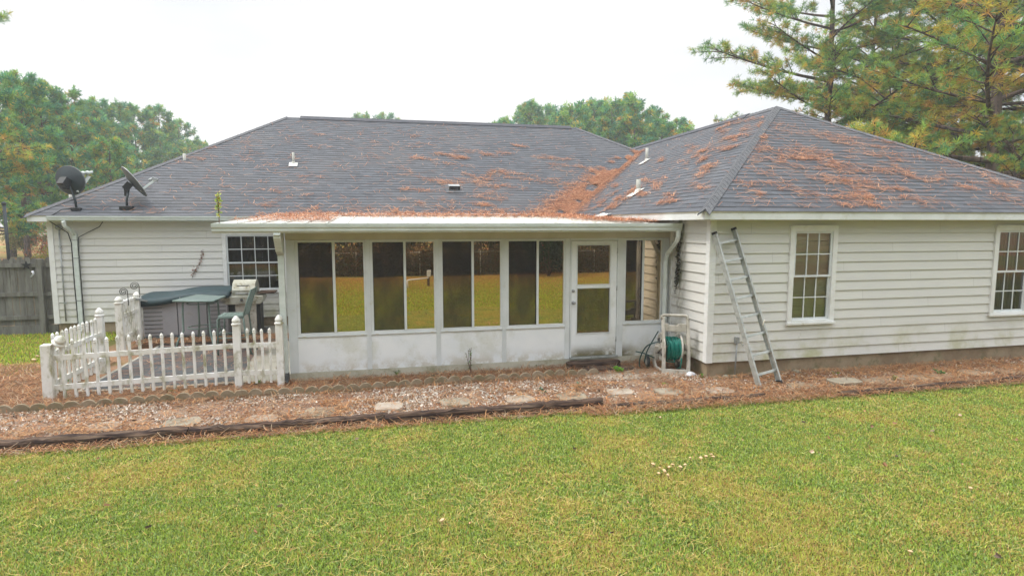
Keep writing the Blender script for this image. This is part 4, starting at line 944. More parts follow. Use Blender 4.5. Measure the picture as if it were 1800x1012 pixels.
for lay, rr_ in ((0, .135), (1, .162)):
    for i in range(turns * 16):
        t = i / 16 * 2 * math.pi; a = .085 + (cw - .17) * (i / (turns * 16)) if lay == 0 else cw - .085 - (cw - .17) * (i / (turns * 16))
        rq = rr_ + .010 * math.sin(i * .9 + lay); sag = .045 * (math.sin(t) < 0) * abs(math.sin(t))
        pts.append(ctr + u * (a + .008 * math.sin(i * .37)) + (v * math.cos(t) + up * math.sin(t)) * (rq + sag))
hs.tube(pts, .0115, 7)
l = ctr + u * (cw - .09)
hs.tube([l + up * .17, l - v * .13 + up * .15, l - v * .19 + up * .0, l - v * .19 - up * .2, l - v * .17 - up * .31, l - v * .05 - up * .34], .0115, 7)
hs.tube([l - u * .10 - up * .15 - v * .1, l - u * .08 - up * .22 - v * .14, l - u * .13 - up * .25, l - u * .2 - up * .2], .0115, 7)
o = hs.build('garden_hose', 'hose', None, None, loc=tuple(ctr)); tag(o, 'bright green garden hose wound on the taupe reel cart', 'hose')
def smooth(P, k=6):
    P = [Vector(q) for q in P]; Q = []
    for i in range(len(P) - 1):
        a, b, c, d = P[max(i - 1, 0)], P[i], P[i + 1], P[min(i + 2, len(P) - 1)]
        for j in range(k):
            t = j / k; Q.append(.5 * ((2 * b) + (c - a) * t + (2 * a - 5 * b + 4 * c - d) * t * t + (3 * b - a - 3 * c + d) * t ** 3))
    return Q + [P[-1]]
hs = MB().tube(smooth([RP(-.005, .10, .50), RP(-.10, .08, .50), RP(-.22, .12, .42), RP(-.28, .2, .22), RP(-.27, .25, .05), RP(-.2, .3, .02)]), .011, 7)
hs.tube(smooth([RP(-.02, .15, .68), RP(-.08, .22, .5), RP(-.16, .25, .3), RP(-.18, .28, .12)]), .010, 7); hs.tube([RP(-.33, .28, .30), RP(-.2, .25, .28), RP(-.05, .2, .22)], .010, 7)
o = hs.build('leader_hose', 'hosedark', None, None, loc=tuple(RP(-.1, .2, .1))); tag(o, 'dark looping leader hose hanging off the left side of the reel cart', 'hose')
# crumpled bag
mb = MB(); r = random.Random(2); vs = []; c = onz(1214, 661, .05)
for i in range(5):
    for j in range(12):
        t = j / 12 * 6.283; rr_ = (.075, .085, .06, .035, .0)[i] * .8 * r.uniform(.75, 1.25); vs.append((c[0] + rr_ * math.cos(t) * 1.2, c[1] + rr_ * math.sin(t), (.05, .07, .10, .12, .125)[i] + r.uniform(-.006, .006)))
mb.add(vs, [(i * 12 + j, i * 12 + (j + 1) % 12, (i + 1) * 12 + (j + 1) % 12, (i + 1) * 12 + j) for i in range(4) for j in range(12)])
tag(mb.build('plastic_bag', 'bag', None, loc=tuple(c)), 'small crumpled white plastic bag on the ground right of the hose reel', 'bag')

# ------------------------------------------------------------------ steps, stones, timbers, edging
def slabby(name, mat, cx, cy, w_, d_, z0, z1, rot, seed, lbl, cat, grp, n=14, jag=.06):
    r = random.Random(seed); pts = []
    for k in range(n):
        t = 2 * math.pi * k / n; sx, sy = math.cos(t), math.sin(t); kk = 1 / max(abs(sx), abs(sy)) ** .85 * (1 - r.uniform(0, jag)); x, y = sx * kk * w_ / 2, sy * kk * d_ / 2
        pts.append((cx + x * math.cos(rot) - y * math.sin(rot), cy + x * math.sin(rot) + y * math.cos(rot), z0))
    o = MB().prism(pts, (0, 0, z1 - z0)).build(name, mat, None, None, loc=(cx, cy, z0)); bevel(o, .006); tag(o, lbl, cat, grp); return o
pv = [(180, 752, 0, 'stepping stone at the left end of the path, nearest the photo edge'), (320, 744, 1, 'pine strewn stepping stone near the left end of the long timber'), (460, 738, 0, 'pale gravel covered stepping stone below the last picket post'),
      (562, 726, 1, 'tan stepping stone in front of the first sunroom window'), (683, 717, 0, 'small pale stepping stone in front of the second sunroom window'), (800, 708, 1, 'brown grey stepping stone in front of the third sunroom window'),
      (914, 704, 0, 'bright pale stepping stone above the middle of the long dark timber'), (1005, 699, 1, 'dark stepping stone above the right end of the long timber'), (1090, 691, 0, 'pale stepping stone in line with the sunroom door'),
      (1175, 690, 1, 'dark sunken stepping stone in front of the hose reel'), (1265, 689, 0, 'pale stepping stone just left of the ladder feet'), (1412, 681, 1, 'stepping stone half buried right of the ladder feet'),
      (1484, 675, 1, 'tilted grey stepping stone under the ladder side window'), (1545, 672, 1, 'brownish stepping stone between two grey ones right of the window'), (1600, 666, 1, 'wide grey stepping stone below the middle of the wing wall'),
      (1655, 663, 1, 'mossy stepping stone beside a green weed'), (1715, 657, 1, 'flat grey stepping stone near the right end of the path'), (1775, 655, 1, 'stepping stone at the right edge of the photo')]
for i, (px, py, dk, lb) in enumerate(pv):
    c = onz(px, py, .06); r = random.Random(40 + i)
    slabby('stepping_stone', 'stone' if dk else 'stone_pale', c[0], c[1], .46 * r.uniform(.85, 1.1) * (.88 if not dk else 1), .38 * r.uniform(.85, 1.1) * (.9 if not dk else 1), .02, .086 + r.uniform(0, .012) + (.03 if px == 1484 else 0), r.uniform(-.15, .15), i, lb, 'stepping stone', 'stepping stones along the path')
slabby('door_step', 'timber', -1.50, 1.10, 1.00, .30, .0, .155, .0, 77, 'dark upper wooden door step with rotten edges below the sunroom door', 'step', 'steps at the sunroom door')
slabby('door_step', 'timber', -1.35, .80, .95, .30, .0, .105, -.02, 78, 'dark lower wooden step just in front of the upper one', 'step', 'steps at the sunroom door')
slabby('landing_slab', 'stone_pale', -1.0, .42, 1.75, .62, .0, .075, -.06, 79, 'flat pale stone landing strewn with straw below the door steps', 'slab', None)
def timber(p, q, w_, h, lbl, seed):
    r = random.Random(seed); p, q = Vector(p), Vector(q); d = (q - p).normalized(); s = d.cross(Vector((0, 0, 1))); n = 30; vs = []; fs = []
    for i in range(n + 1):
        c = p.lerp(q, i / n); hh = h * (1 + r.uniform(-.14, .10)); ww = w_ / 2 * (1 + r.uniform(-.08, .08)); jz = r.uniform(-.006, .006)
        for a, z in ((-1, -.05), (-1, hh * .72), (-.72, hh), (.72, hh + jz), (1, hh * .74), (1, -.05)): vs.append(c + s * ww * a + Vector((0, 0, z)) + s * r.uniform(-.006, .006))
    for i in range(n):
        for k in range(5): fs.append((i * 6 + k, i * 6 + k + 1, (i + 1) * 6 + k + 1, (i + 1) * 6 + k))
    fs += [tuple(range(6)), tuple(n * 6 + k for k in range(6))[::-1]]
    o = MB().add(vs, fs).build('landscape_timber', 'timber', None, None, loc=tuple(p)); tag(o, lbl, 'timber', 'rotting timbers edging the lawn')
timber((-10.9, -1.12, .05), (-7.30, -1.06, .05), .14, .11, 'dark split landscape timber at the left end of the lawn edge', 1)
timber((-7.28, -1.07, .05), (-5.02, -1.02, .05), .13, .10, 'brown grey landscape timber between the two longer dark ones', 2)
timber((-5.06, -1.12, .05), (-2.20, -1.06, .05), .14, .12, 'thick reddish brown landscape timber ending below the sunroom door', 3)
timber((-2.15, -1.20, .03), (.19, -1.20, .03), .10, .085, 'thin sunken timber between the sunroom door and the ladder', 4)
timber((1.3, -1.36, .03), (8.3, -1.14, .03), .09, .085, 'thin dark sunken timber along the wing side of the lawn', 5)
def edger(p, q, seed):
    r = random.Random(seed); p, q = Vector(p), Vector(q); L = (q - p).length; d = (q - p).normalized(); s = d.cross(Vector((0, 0, 1))) * .035; n = 3; top = []
    for k in range(n):
        for j in range(8):
            t = (k + j / 8) / n; top.append((t, .075 + .055 * math.sin(math.pi * j / 8) ** .7 + r.uniform(-.004, .004)))
    top.append((1, .075)); hz = r.uniform(-.012, .006)
    poly = [p + Vector((0, 0, -.05))] + [p + d * L * t + Vector((0, 0, .0 + z + hz)) for t, z in top] + [q + Vector((0, 0, -.05))]
    o = MB().prism([x - s / 2 for x in poly], s).build('scalloped_edger', 'edging', None, None, loc=tuple(p)); bevel(o, .006)
    tag(o, 'mossy scalloped concrete edger set in the row between the bed and the gravel path', 'edging', 'scalloped edgers between bed and path')
x = -10.15; i = 0; rr = random.Random(8)
while x < -1.9:
    y = np.interp(x, [-10.2, -8, -5.7, -4, -1.8], [.33, .46, .46, .55, .55]); y2 = np.interp(x + .57, [-10.2, -8, -5.7, -4, -1.8], [.33, .46, .46, .55, .55])
    edger((x, y + rr.uniform(-.012, .012), .05), (x + .555, y2 + rr.uniform(-.012, .012), .05), i); x += .57; i += 1
# rounded rocks along the wing foundation
rx = [(.16, -.06, .05), (.30, -.07, .055), (.44, -.08, .05), (.95, -.07, .06), (1.10, -.06, .07), (1.28, -.09, .05), (1.62, -.05, .06)]
for i, (x, y, r_) in enumerate(rx):
    r = random.Random(i); m_ = MB(); pr = [(r_ * math.sin(math.pi * k / 8) * 1.15 + .0001, -r_ * math.cos(math.pi * k / 8) * .8) for k in range(9)]; m_.lathe(pr, (x, y, .06), (r.uniform(-.2, .2), r.uniform(-.2, .2), 1), 12)
    tag(m_.build('rock', 'rock', None, loc=(x, y, .05)), 'small rounded grey rock in the row at the foot of the wing foundation', 'rock', 'rocks along the wing foundation')

# ------------------------------------------------------------------ ground litter and grass
def cam_depth(P): return (P - CC) @ CF
def frustum(P, mg=.08):
    d = P - CC; z = d @ CF; u_ = (d @ CR) / z; v_ = (d @ CU) / z
    return (z > .5) & (np.abs(u_) < .8506 + mg) & (np.abs(v_) < .478 + mg + .15)
def scatter(n, x0, x1, y0, y1, z):
    P = np.stack([NP.uniform(x0, x1, n), NP.uniform(y0, y1, n), np.full(n, z)], 1); return P
# grass: dense near the camera, thinning with distance
P = scatter(2600000, -11.8, 9.5, -6.6, -1.12, GZ); P = P[frustum(P)]
dep = cam_depth(P); P = P[NP.random(len(P)) < np.clip((5.2 / dep) ** 1.35, 0, 1) * .80]
edge = -1.22 + .16 * (fnoise(P[:, 0], P[:, 0] * 0, 1.3, 61) - .5); P = P[P[:, 1] < edge + NP.normal(size=len(P)) * .05]
bare = fnoise(P[:, 0], P[:, 1], .8, 71); P = P[NP.random(len(P)) < np.clip(1.6 - bare * 1.1, .5, 1)]
N = len(P); dep = cam_depth(P)[:, None]
tone = fnoise(P[:, 0], P[:, 1], .55, 81)[:, None]; tone2 = fnoise(P[:, 0], P[:, 1], 3.5, 91)[:, None]
c1 = palette(N, [(.25, .36, .045), (.33, .41, .065), (.13, .21, .025), (.30, .39, .14)], .32); c2 = palette(N, [(.43, .43, .08), (.54, .44, .15), (.38, .42, .06), (.42, .25, .09)], .15)
f_ = (NP.random((N, 1)) < np.clip((tone - .42) * 1.8 + (tone2 - .5) * 1.5 + .27, .10, .85))
cols = np.where(f_, c2, c1)
az_ = NP.uniform(0, 6.283, (N, 1)); tilt = NP.uniform(.35, 1.45, (N, 1)); L = NP.uniform(.018, .040, (N, 1)); W = .0047 * (dep / 4.5) ** .7 * NP.uniform(.7, 1.3, (N, 1))
dr_ = np.concatenate([np.cos(az_) * np.sin(tilt), np.sin(az_) * np.sin(tilt), np.cos(tilt)], 1); sd_ = np.concatenate([-np.sin(az_), np.cos(az_), 0 * az_], 1)
V = np.stack([P - sd_ * W, P + sd_ * W, P + dr_ * L], 1)
print('grass', N)
tag(np_mesh('grass', V, 3, cols, 'grassblade'), 'short green and yellowing lawn grass', 'grass', None, 'stuff')
# sparser, coarser grass for the lawn at the left, and behind the camera (seen mirrored in the glass)
P = np.concatenate([scatter(26000, -16, -10.6, 2.6, 6.9, GZ), scatter(230000, -11, 9, -17.3, -6.4, GZ)]); P2 = scatter(130000, -11, 9, -6.6, -2.2, GZ); P = np.concatenate([P, P2[~frustum(P2)]]); N = len(P)
P = P[(P[:, 1] < 0) | (P[:, 0] < -10.9 + .5 * NP.random(N))]; N = len(P)
c1 = palette(N, [(.23, .40, .022), (.33, .46, .035), (.42, .44, .05), (.44, .28, .09)], .2); br = (NP.random(N) < np.clip((-9 - P[:, 1]) / 9, 0, .8) * (P[:, 1] < 0)); c1[br] = palette(int(br.sum()), [(.50, .29, .09), (.42, .22, .07), (.50, .38, .10)], .2); az_ = NP.uniform(0, 6.283, (N, 1)); tilt = NP.uniform(.15, 1.2, (N, 1)); L = NP.uniform(.03, .07, (N, 1)); W = .009
dr_ = np.concatenate([np.cos(az_) * np.sin(tilt), np.sin(az_) * np.sin(tilt), np.cos(tilt)], 1); sd_ = np.concatenate([-np.sin(az_), np.cos(az_), 0 * az_], 1)
tag(np_mesh('grass', np.stack([P - sd_ * W, P + sd_ * W, P + dr_ * L], 1), 3, c1, 'grassblade'), 'thinner lawn grass farther off beside the wooden fence and across the yard', 'grass', None, 'stuff')
# straws on the lawn
P = scatter(60000, -11, 9, -6.5, -1.2, GZ + .02); P = P[frustum(P)]; cl = fnoise(P[:, 0], P[:, 1], 1.1, 101); P = P[NP.random(len(P)) < np.clip((cl - .30) * 1.3, .04, .8)]
tag(straws(P, (0, 0, 1), .10, .0024, palette(len(P), [(.60, .42, .13), (.66, .50, .20), (.52, .30, .11)], .15), .12, None, 'lawn_straw'), 'tan pine needles fallen on the lawn', 'pine straw', None, 'stuff')
# straws and chips in the bed
n = 70000; P = np.concatenate([scatter(n, -13.5, 8.2, -1.35, 1.25, GZ + .004), scatter(14000, -12.5, -9.7, 1.2, 3.4, GZ + .004), scatter(8000, -2.5, 8, -1.5, -1.0, GZ + .01), scatter(5000, -9.9, -6.5, 4.6, 5.2, GZ + .06)])
P = P[(P[:, 0] < -.05) | (P[:, 1] < -.03)]; inpath = (P[:, 1] > -.95) & (P[:, 1] < .4) & (P[:, 0] < 1.2); P = P[~(inpath & (fnoise(P[:, 0], P[:, 1], 1.6, 33) > .47) & (NP.random(len(P)) < .72))]
P[:, 2] += .03 * NP.random(len(P))
tag(straws(P, (0, 0, 1), .13, .006, palette(len(P), [(.37, .17, .075), (.28, .12, .055), (.46, .26, .12), (.16, .075, .04), (.38, .29, .19)], .18), .22, None, 'bed_straw'), 'thick layer of rust brown pine needles over the planting bed', 'pine straw', None, 'stuff')
P = np.concatenate([scatter(2600, -9.3, -7.2, 1.35, 5.0, GZ + .042)]); cl = fnoise(P[:, 0], P[:, 1], 1.3, 102); P = P[NP.random(len(P)) < np.clip((cl - .2) * 1.6 * (.35 + .25 * (P[:, 1] - 1.3)), .05, 1)]
tag(straws(P, (0, 0, 1), .15, .006, palette(len(P), STRAW, .18), .05, (1, 0, 0), 'patio_straw'), 'needles strewn over the dark patio paving', 'pine straw', None, 'stuff')
def chips(P, s, cols, name, lbl, cat):
    N = len(P); a = unit(NP.normal(size=(N, 3))) ; a[:, 2] *= .3; a = unit(a); b = unit(np.cross(a, NP.normal(size=(N, 3)) * .3 + (0, 0, 1))); s = s * NP.uniform(.5, 1.4, (N, 1)); c = np.cross(a, b) * s * .3; a = a * s; b = b * s * .7; Q = P + (0, 0, .006)
    top = np.stack([Q - a * .8 - b * .6 + c, Q + a - b * .4 + c, Q + a * .5 + b + c, Q - a * .7 + b * .8 + c], 1); sd1 = np.stack([Q - a * .8 - b * .6 + c, Q + a - b * .4 + c, Q + a - b * .6 - c * 2, Q - a - b * .8 - c * 2], 1)
    return tag(np_mesh(name, np.concatenate([top, sd1]), 4, np.concatenate([cols, cols]), 'chipm'), lbl, cat, None, 'stuff')
P = scatter(130000, -12.0, 8., -.98, .42, GZ + .006); den = fnoise(P[:, 0], P[:, 1], 1.3, 111); pr = np.clip((den - .36) * 2.6, .05, 1) * np.where(P[:, 0] > -2.5, .22, 1) ; P = P[(NP.random(len(P)) < pr) & ((P[:, 0] < .0) | (P[:, 1] < -.1))]; P[:, 2] += .02 * NP.random(len(P))
chips(P, .014, palette(len(P), [(.66, .60, .52), (.50, .42, .34), (.38, .24, .15), (.78, .74, .68), (.30, .17, .10)], .12), 'path_chips', 'pale shell and bark chips scattered along the path', 'chips')
P = scatter(9000, -11, 8, -1.05, -.1, GZ + .05); P = P[NP.random(len(P)) < np.clip((fnoise(P[:, 0], P[:, 1], 2.2, 133) - .35) * 3, .1, 1)]
tag(straws(P, (0, 0, 1), .12, .006, palette(len(P), [(.44, .215, .09), (.34, .15, .06), (.54, .31, .14)], .18), .08, None, 'path_straw'), 'pine needles drifted over the stepping stones', 'pine straw', None, 'stuff')
# curled dead leaves on the lawn and in the bed
P = np.concatenate([scatter(110, -9, 8, -6.3, -1.3, GZ + .03), scatter(700, -12, 8, -1.2, 1.2, GZ + .03)]); P = P[((P[:, 0] < -.1) | (P[:, 1] < -.05)) & frustum(P)]
chips(P, .017, palette(len(P), [(.46, .25, .15), (.34, .17, .10), (.50, .36, .26), (.10, .07, .05)], .2), 'fallen_leaves', 'curled brown leaves lying on the lawn and bed', 'leaves')
# mushrooms
ml = [(1148, 817), (1160, 824), (1168, 829), (1158, 833), (1176, 822), (1182, 818), (1196, 822), (1204, 818), (1174, 836), (1232, 806), (1241, 803), (1250, 800), (1254, 804), (1213, 806), (1600, 971), (777, 916), (1706, 859), (66, 627), (74, 631), (60, 633)]
for i, (px, py) in enumerate(ml):
    c = onz(px, py, GZ + .03); r = random.Random(i); s = r.uniform(.014, .024) * (1.9 if px in (66, 74, 60) else 1.2 if px == 1600 else 1)
    t = MB(); t.lathe([(.0001, s * .55), (s * .5, s * .5), (s * .9, s * .25), (s * 1.05, -.02 * s), (s * .9, -.1 * s), (s * .3, .0)], (c[0], c[1], c[2] + .012), (r.uniform(-.5, .5), r.uniform(-.5, .5), 1), 12)
    t.lathe([(s * .3, 0), (s * .32, -s * 1.4)], (c[0], c[1], c[2] + .012), (0, 0, 1), 8)
    lb = ('tan mushroom in the broken cluster on the lawn below the ladder' if i < 9 else 'tan mushroom in the small row on the lawn just right of the main cluster' if i < 14 else
          {1600: 'lone pale mushroom low in the lawn at the right', 777: 'lone pinkish mushroom in the left middle of the lawn', 1706: 'lone mushroom on the lawn near the right edge'}.get(px, 'pale mushroom on the side lawn left of the picket fence'))
    tag(t.build('mushroom', 'mush', None, loc=(c[0], c[1], GZ)), lb, 'mushroom', 'mushrooms in the grass')

# ------------------------------------------------------------------ small plants
def weed(px, base, h, n, leaf, cols, lbl, spread=.12, upr=.5, seed=0, name='weed', grp='weeds along the house', stems=5):
    r = np.random.default_rng(seed); t = thing(name, lbl, 'plant', tuple(base), grp); b = np.array(base, float); st = MB(); Vs = []; 
    for k in range(stems):
        d = unit(np.array([r.normal() * spread / max(h, .01), r.normal() * spread / max(h, .01), 1.])); pts = [b + (0, 0, -.02), b + d * h * .5 + r.normal(size=3) * .01, b + d * h * r.uniform(.7, 1)]
        st.tube([tuple(q) for q in pts], .0035, 5)
        for j in range(n // stems):
            s = r.uniform(.25, 1); q = pts[0] * (1 - s) + pts[2] * s; dd = unit(np.array([r.normal(), r.normal(), r.normal() * .3 + upr])); w_ = unit(np.cross(dd, r.normal(size=3))); L = leaf * r.uniform(.6, 1.3); Vs.append([q, q + dd * L * .5 + w_ * L * .28, q + dd * L, q + dd * L * .5 - w_ * L * .28])
    st.build('stem', 'vinestem', t); V = np.array(Vs) - b; np_mesh('foliage', V, 4, palette(len(V), cols, .15), 'leaf', t)
GRN = [(.10, .22, .04), (.16, .30, .06), (.07, .16, .04)]; TEAL = [(.05, .15, .09), (.08, .20, .12)]; BRT = [(.25, .48, .06), (.18, .38, .05)]
weed(0, (-7.30, .90, 2.50), .57, 90, .05, [(.40, .50, .12), (.30, .42, .08), (.5, .42, .12)], 'tall yellow green weed growing out of the left end of the sunroom gutter', .02, .6, 1, 'gutter_weed', None, 3)
for i, (px, py, h, n, lf, cc, sp, lb) in enumerate([
    (1087, 655, .12, 120, .06, BRT, .10, 'bright green leafy weed on the lower door step'), (828, 655, .42, 40, .035, GRN, .05, 'tall thin weed against the third sunroom panel'),
    (700, 660, .14, 50, .035, GRN, .08, 'low leafy weed at the slab under the second sunroom panel'), (765, 662, .07, 40, .035, TEAL, .08, 'small bluish weed below the second sunroom panel'),
    (636, 662, .12, 24, .03, [(.2, .12, .06)], .05, 'dry brown weed at the slab between the first two panels'), (990, 640, .20, 30, .03, GRN, .07, 'wispy weed left of the door steps'), (945, 645, .14, 30, .03, GRN, .07, 'wispy weed under the fourth sunroom panel'),
    (1015, 680, .08, 80, .035, TEAL, .20, 'bluish ground weed clump below the door steps'), (955, 690, .09, 160, .035, TEAL, .34, 'spreading bluish weed patch on the path above the long timber'),
    (1168, 677, .05, 40, .04, BRT, .05, 'tiny bright green weed in front of the hose reel'), (1232, 663, .05, 30, .04, BRT, .04, 'tiny bright weed by the plastic bag'),
    (455, 678, .10, 50, .04, GRN, .07, 'leafy weed at the foot of the picket gate section'), (420, 698 - 18, .10, 30, .03, GRN, .07, 'small weed between the big picket post and the scalloped edging'), (300, 690, .05, 40, .04, GRN, .07, 'flat green weed in front of the picket fence'),
    (490, 655, .18, 30, .03, [(.45, .45, .35), (.2, .3, .1)], .05, 'pale flowering weed by the last picket post'), (178, 640, .26, 110, .045, GRN, .16, 'leafy weed climbing the side of the picket fence'), (112, 690, .22, 60, .04, GRN, .10, 'leafy weed in the corner of the picket fence'),
    (215, 617, .14, 60, .04, GRN, .1, 'weed at the foot of the far picket post'), (1650, 660, .11, 60, .055, [(.05, .16, .05), (.09, .22, .07)], .07, 'dark green weed between the right hand stepping stones'), (1570, 672, .12, 40, .03, [(.3, .3, .08)], .06, 'yellowish weed between the grey stepping stones'),
    (1405, 645, .06, 30, .04, BRT, .06, 'small weed at the foundation right of the ladder'), (1278, 656, .05, 30, .03, BRT, .06, 'small weed at the corner of the wing foundation'), (1470, 658, .05, 40, .04, BRT, .06, 'small bright weed below the window by the ladder')]):
    c = onz(px, py, GZ); weed(px, (c[0], c[1], GZ), h, n, lf, cc, lb, sp, .5, 20 + i)
# creeping vine with dead leaves on the return wall, and the dry stem on the back wall
def creeper(lbl, pts, spread, n, cols, nrm, leaf, stemr=.004, seed=0):
    t = thing('creeper', lbl, 'vine', pts[0]); r = np.random.default_rng(seed); P0 = np.array(pts, float); MB().tube(pts, stemr, 5).build('stem', 'vinestem', t)
    k = r.uniform(0, len(pts) - 1.001, n); i = k.astype(int); q = P0[i] + (P0[i + 1] - P0[i]) * (k - i)[:, None] + r.normal(size=(n, 3)) * np.array(spread); dd = unit(r.normal(size=(n, 3)) + np.array(nrm) * .3); w_ = unit(np.cross(dd, r.normal(size=(n, 3))))
    L = leaf * r.uniform(.5, 1.3, (n, 1)); V = np.stack([q, q + dd * L * .5 + w_ * L * .3, q + dd * L, q + dd * L * .5 - w_ * L * .3], 1) - P0[0]; np_mesh('foliage', V, 4, palette(n, cols, .2), 'leaf', t)
creeper('blackened dead creeper hanging on the wing wall beside the sunroom downspout', [(-.045, .93, 2.36), (-.045, .95, 2.0), (-.045, .94, 1.72), (-.045, .99, 1.45)], (.008, .03, .06), 420, [(.02, .025, .012), (.035, .045, .018), (.04, .03, .02)], (-1, 0, 0), .035)
creeper('dry reddish creeper stem stuck on the siding left of the wide window', [tuple(ony(357, 438, 6.70)), tuple(ony(352, 460, 6.70)), tuple(ony(343, 474, 6.70)), tuple(ony(338, 488, 6.70))], (.02, .004, .03), 60, [(.30, .12, .07), (.22, .09, .05)], (0, -1, 0), .05, .004, 3)
# dead leaves heaped on sunroom gutter end etc are part of the straw drift

# ------------------------------------------------------------------ trees
GREEN = [(.11, .31, .13), (.17, .36, .09), (.075, .25, .14), (.25, .40, .08)]; OLD = [(.56, .43, .07), (.62, .38, .10), (.44, .43, .08)]
def pine(name, H, r0, crown, spread, nl, per, nlen, nw, nk, old, seed, dens=1., lowl=1., GREEN=GREEN):
    """returns (trunk mesh, crown mesh)"""
    r = np.random.default_rng(seed); mb = MB(); T = []; D = []; O = []
    lean = r.normal(size=2) * .02 * H; n = 9; tp = [np.array([lean[0] * (i / n) ** 2 + r.normal() * .03, lean[1] * (i / n) ** 2 + r.normal() * .03, H * i / n - .3 * (i == 0)]) for i in range(n + 1)]
    mb.tube([tuple(q) for q in tp], [r0 * (1 - .9 * (i / n) ** 1.1) * (1.25 if i == 0 else 1) for i in range(n + 1)], 12)
    for k in range(nl):
        f = crown + (1 - crown) * ((k + r.random()) / nl) ** .95; z = H * min(f, .985); rel = (f - crown) / (1 - crown)
        ln = spread * (1 - rel) ** .62 * r.uniform(.6, 1.15) * (lowl if rel < .12 else 1) + .5; a = k * 2.4 + r.normal() * .5; el = R_(r.uniform(-4, 16) + 38 * rel)
        i = min(int(z / H * n), n - 1); s = z / H * n - i; base = tp[i] * (1 - s) + tp[i + 1] * s
        h = np.array([math.cos(a), math.sin(a), 0]); d = h * math.cos(el) + np.array([0, 0, math.sin(el)]); side = np.array([-h[1], h[0], 0]); wob = r.normal() * .12
        pts = [base + d * ln * t + side * ln * wob * t * t + np.array([0, 0, 1]) * ln * (.10 * t * t - .10 * t) for t in (0, .25, .5, .75, 1.)]
        lr = .018 + .014 * ln * (1 - .5 * rel); mb.tube([tuple(q) for q in pts], [lr, lr * .8, lr * .6, lr * .4, lr * .2], 5, cap=False)
        m_ = max(4, int(per * dens * (.5 + .5 * ln / spread)))
        for j in range(m_):
            t = .28 + .72 * (j + r.random()) / m_; i = min(int(t * 4), 3); s = t * 4 - i; q = pts[i] * (1 - s) + pts[i + 1] * s
            sg = 1 if j % 2 else -1; dd = unit(d * r.uniform(.5, 1.1) + side * sg * r.uniform(.3, 1.0) + np.array([0, 0, r.uniform(-.15, .45)])); L = ln * r.uniform(.14, .30) * (1.15 - .5 * t) + .15
            e = q + dd * L; mb.tube([tuple(q), tuple(q + dd * L * .5 + (0, 0, .03)), tuple(e)], [lr * .3, lr * .22, lr * .12], 3, cap=False)
            nt_ = max(2, int(L / (nlen * .55)) + 1); isold = r.random() < old * (1.25 - rel)
            for x in range(nt_):
                s = 1 - .72 * x / nt_; T.append(q + dd * L * s + r.normal(size=3) * nlen * .28); D.append(unit(dd + np.array([0, 0, .35]) + r.normal(size=3) * .35)); O.append(1. if (isold and r.random() < .75 and x > 0) or r.random() < old * .25 else 0.)
    T, D, O = np.array(T), np.array(D), np.array(O); M_ = len(T)
    dirs = unit(np.repeat(D, nk, 0) * .75 + unit(r.normal(size=(M_ * nk, 3))) * .95); base = np.repeat(T, nk, 0); L = nlen * r.uniform(.7, 1.15, (M_ * nk, 1)); w_ = unit(np.cross(dirs, r.normal(size=(M_ * nk, 3)))) * nw / 2
    droop = np.array([0, 0, -1]) * L * .12 * O.repeat(nk)[:, None]
    V = np.stack([base + w_ * .5 - dirs * .02, base - w_ * .5 - dirs * .02, base + dirs * L * .6 - w_, base + dirs * L + droop, base + dirs * L * .6 + w_], 1)
    g = np.array(GREEN)[r.integers(0, 4, M_)] * (1 + r.normal(size=(M_, 1)) * .18); y = np.array(OLD)[r.integers(0, 3, M_)] * (1 + r.normal(size=(M_, 1)) * .15); c = np.where(O[:, None] > .5, y, g)
    c = np.repeat(c, nk, 0) * (1 + r.normal(size=(M_ * nk, 1)) * .12)
    tro = mb.build(name + '_t', 'bark'); cro = np_mesh(name + '_c', V, 5, c, 'needle'); a, b = tro.data, cro.data
    bpy.data.objects.remove(tro); bpy.data.objects.remove(cro); print(name, M_, len(V)); return a, b
def put(meshes, x, y, s, rot, lbl, name='pine_tree', cat='tree', grp=None, sz=None, z=GZ):
    t = thing(name, lbl, cat, (x, y, z), grp)
    tr = bpy.data.objects.new('trunk', meshes[0]); cr_ = bpy.data.objects.new('crown', meshes[1])
    for q in (tr, cr_): COL.objects.link(q); q.parent = t
    t.rotation_euler = (0, 0, rot); t.scale = (s, s, sz or s); return t
def at(u_, d_): q = CC + ray(u_, 394) * d_; return q[0], q[1]
GN = [(.18, .35, .11), (.27, .42, .09), (.13, .30, .13), (.35, .46, .09)]
NR_ = [pine('pn0', 19, .22, .20, 7.2, 50, 23, .26, .015, 22, .42, 1, GREEN=GN), pine('pn1', 18, .23, .18, 6.2, 42, 16, .26, .015, 22, .50, 2, GREEN=GN), pine('pn2', 9, .14, .08, 3.6, 32, 13, .25, .015, 20, .58, 3, GREEN=GN)]
FRm = [pine('pf0', 14.2, .22, .16, 4.4, 40, 15, .46, .058, 15, .26, 4), pine('pf1', 14, .22, .22, 4.2, 38, 15, .46, .058, 15, .18, 5), pine('pf2', 13.2, .2, .14, 4.6, 40, 15, .46, .058, 15, .34, 6)]
rt = [(1447, 29, 0, 1.0, 2.15, 'tall pine whose straight trunk rises behind the peak of the wing roof'), (1735, 21, 1, 1.0, 2.1, 'thick trunked pine standing behind the right slope of the wing roof'), (1640, 27, 0, .9, 3.7, 'slimmer pine between the peak trunk and the thick trunked pine'),
      (1560, 33, 1, .9, 5.0, 'pine with forked looking trunk low behind the right roof slope'), (1800, 22.5, 1, .9, .6, 'pine at the right edge of the photo beyond the roof'), (1900, 26, 0, 1.0, 2.9, 'pine just outside the right edge whose boughs reach into the photo'), (1515, 34, 1, .95, 1.5, 'pine set back just right of the straight peak trunk'), (1680, 33, 0, .9, .4, 'pine set back behind the thick trunked pine')]
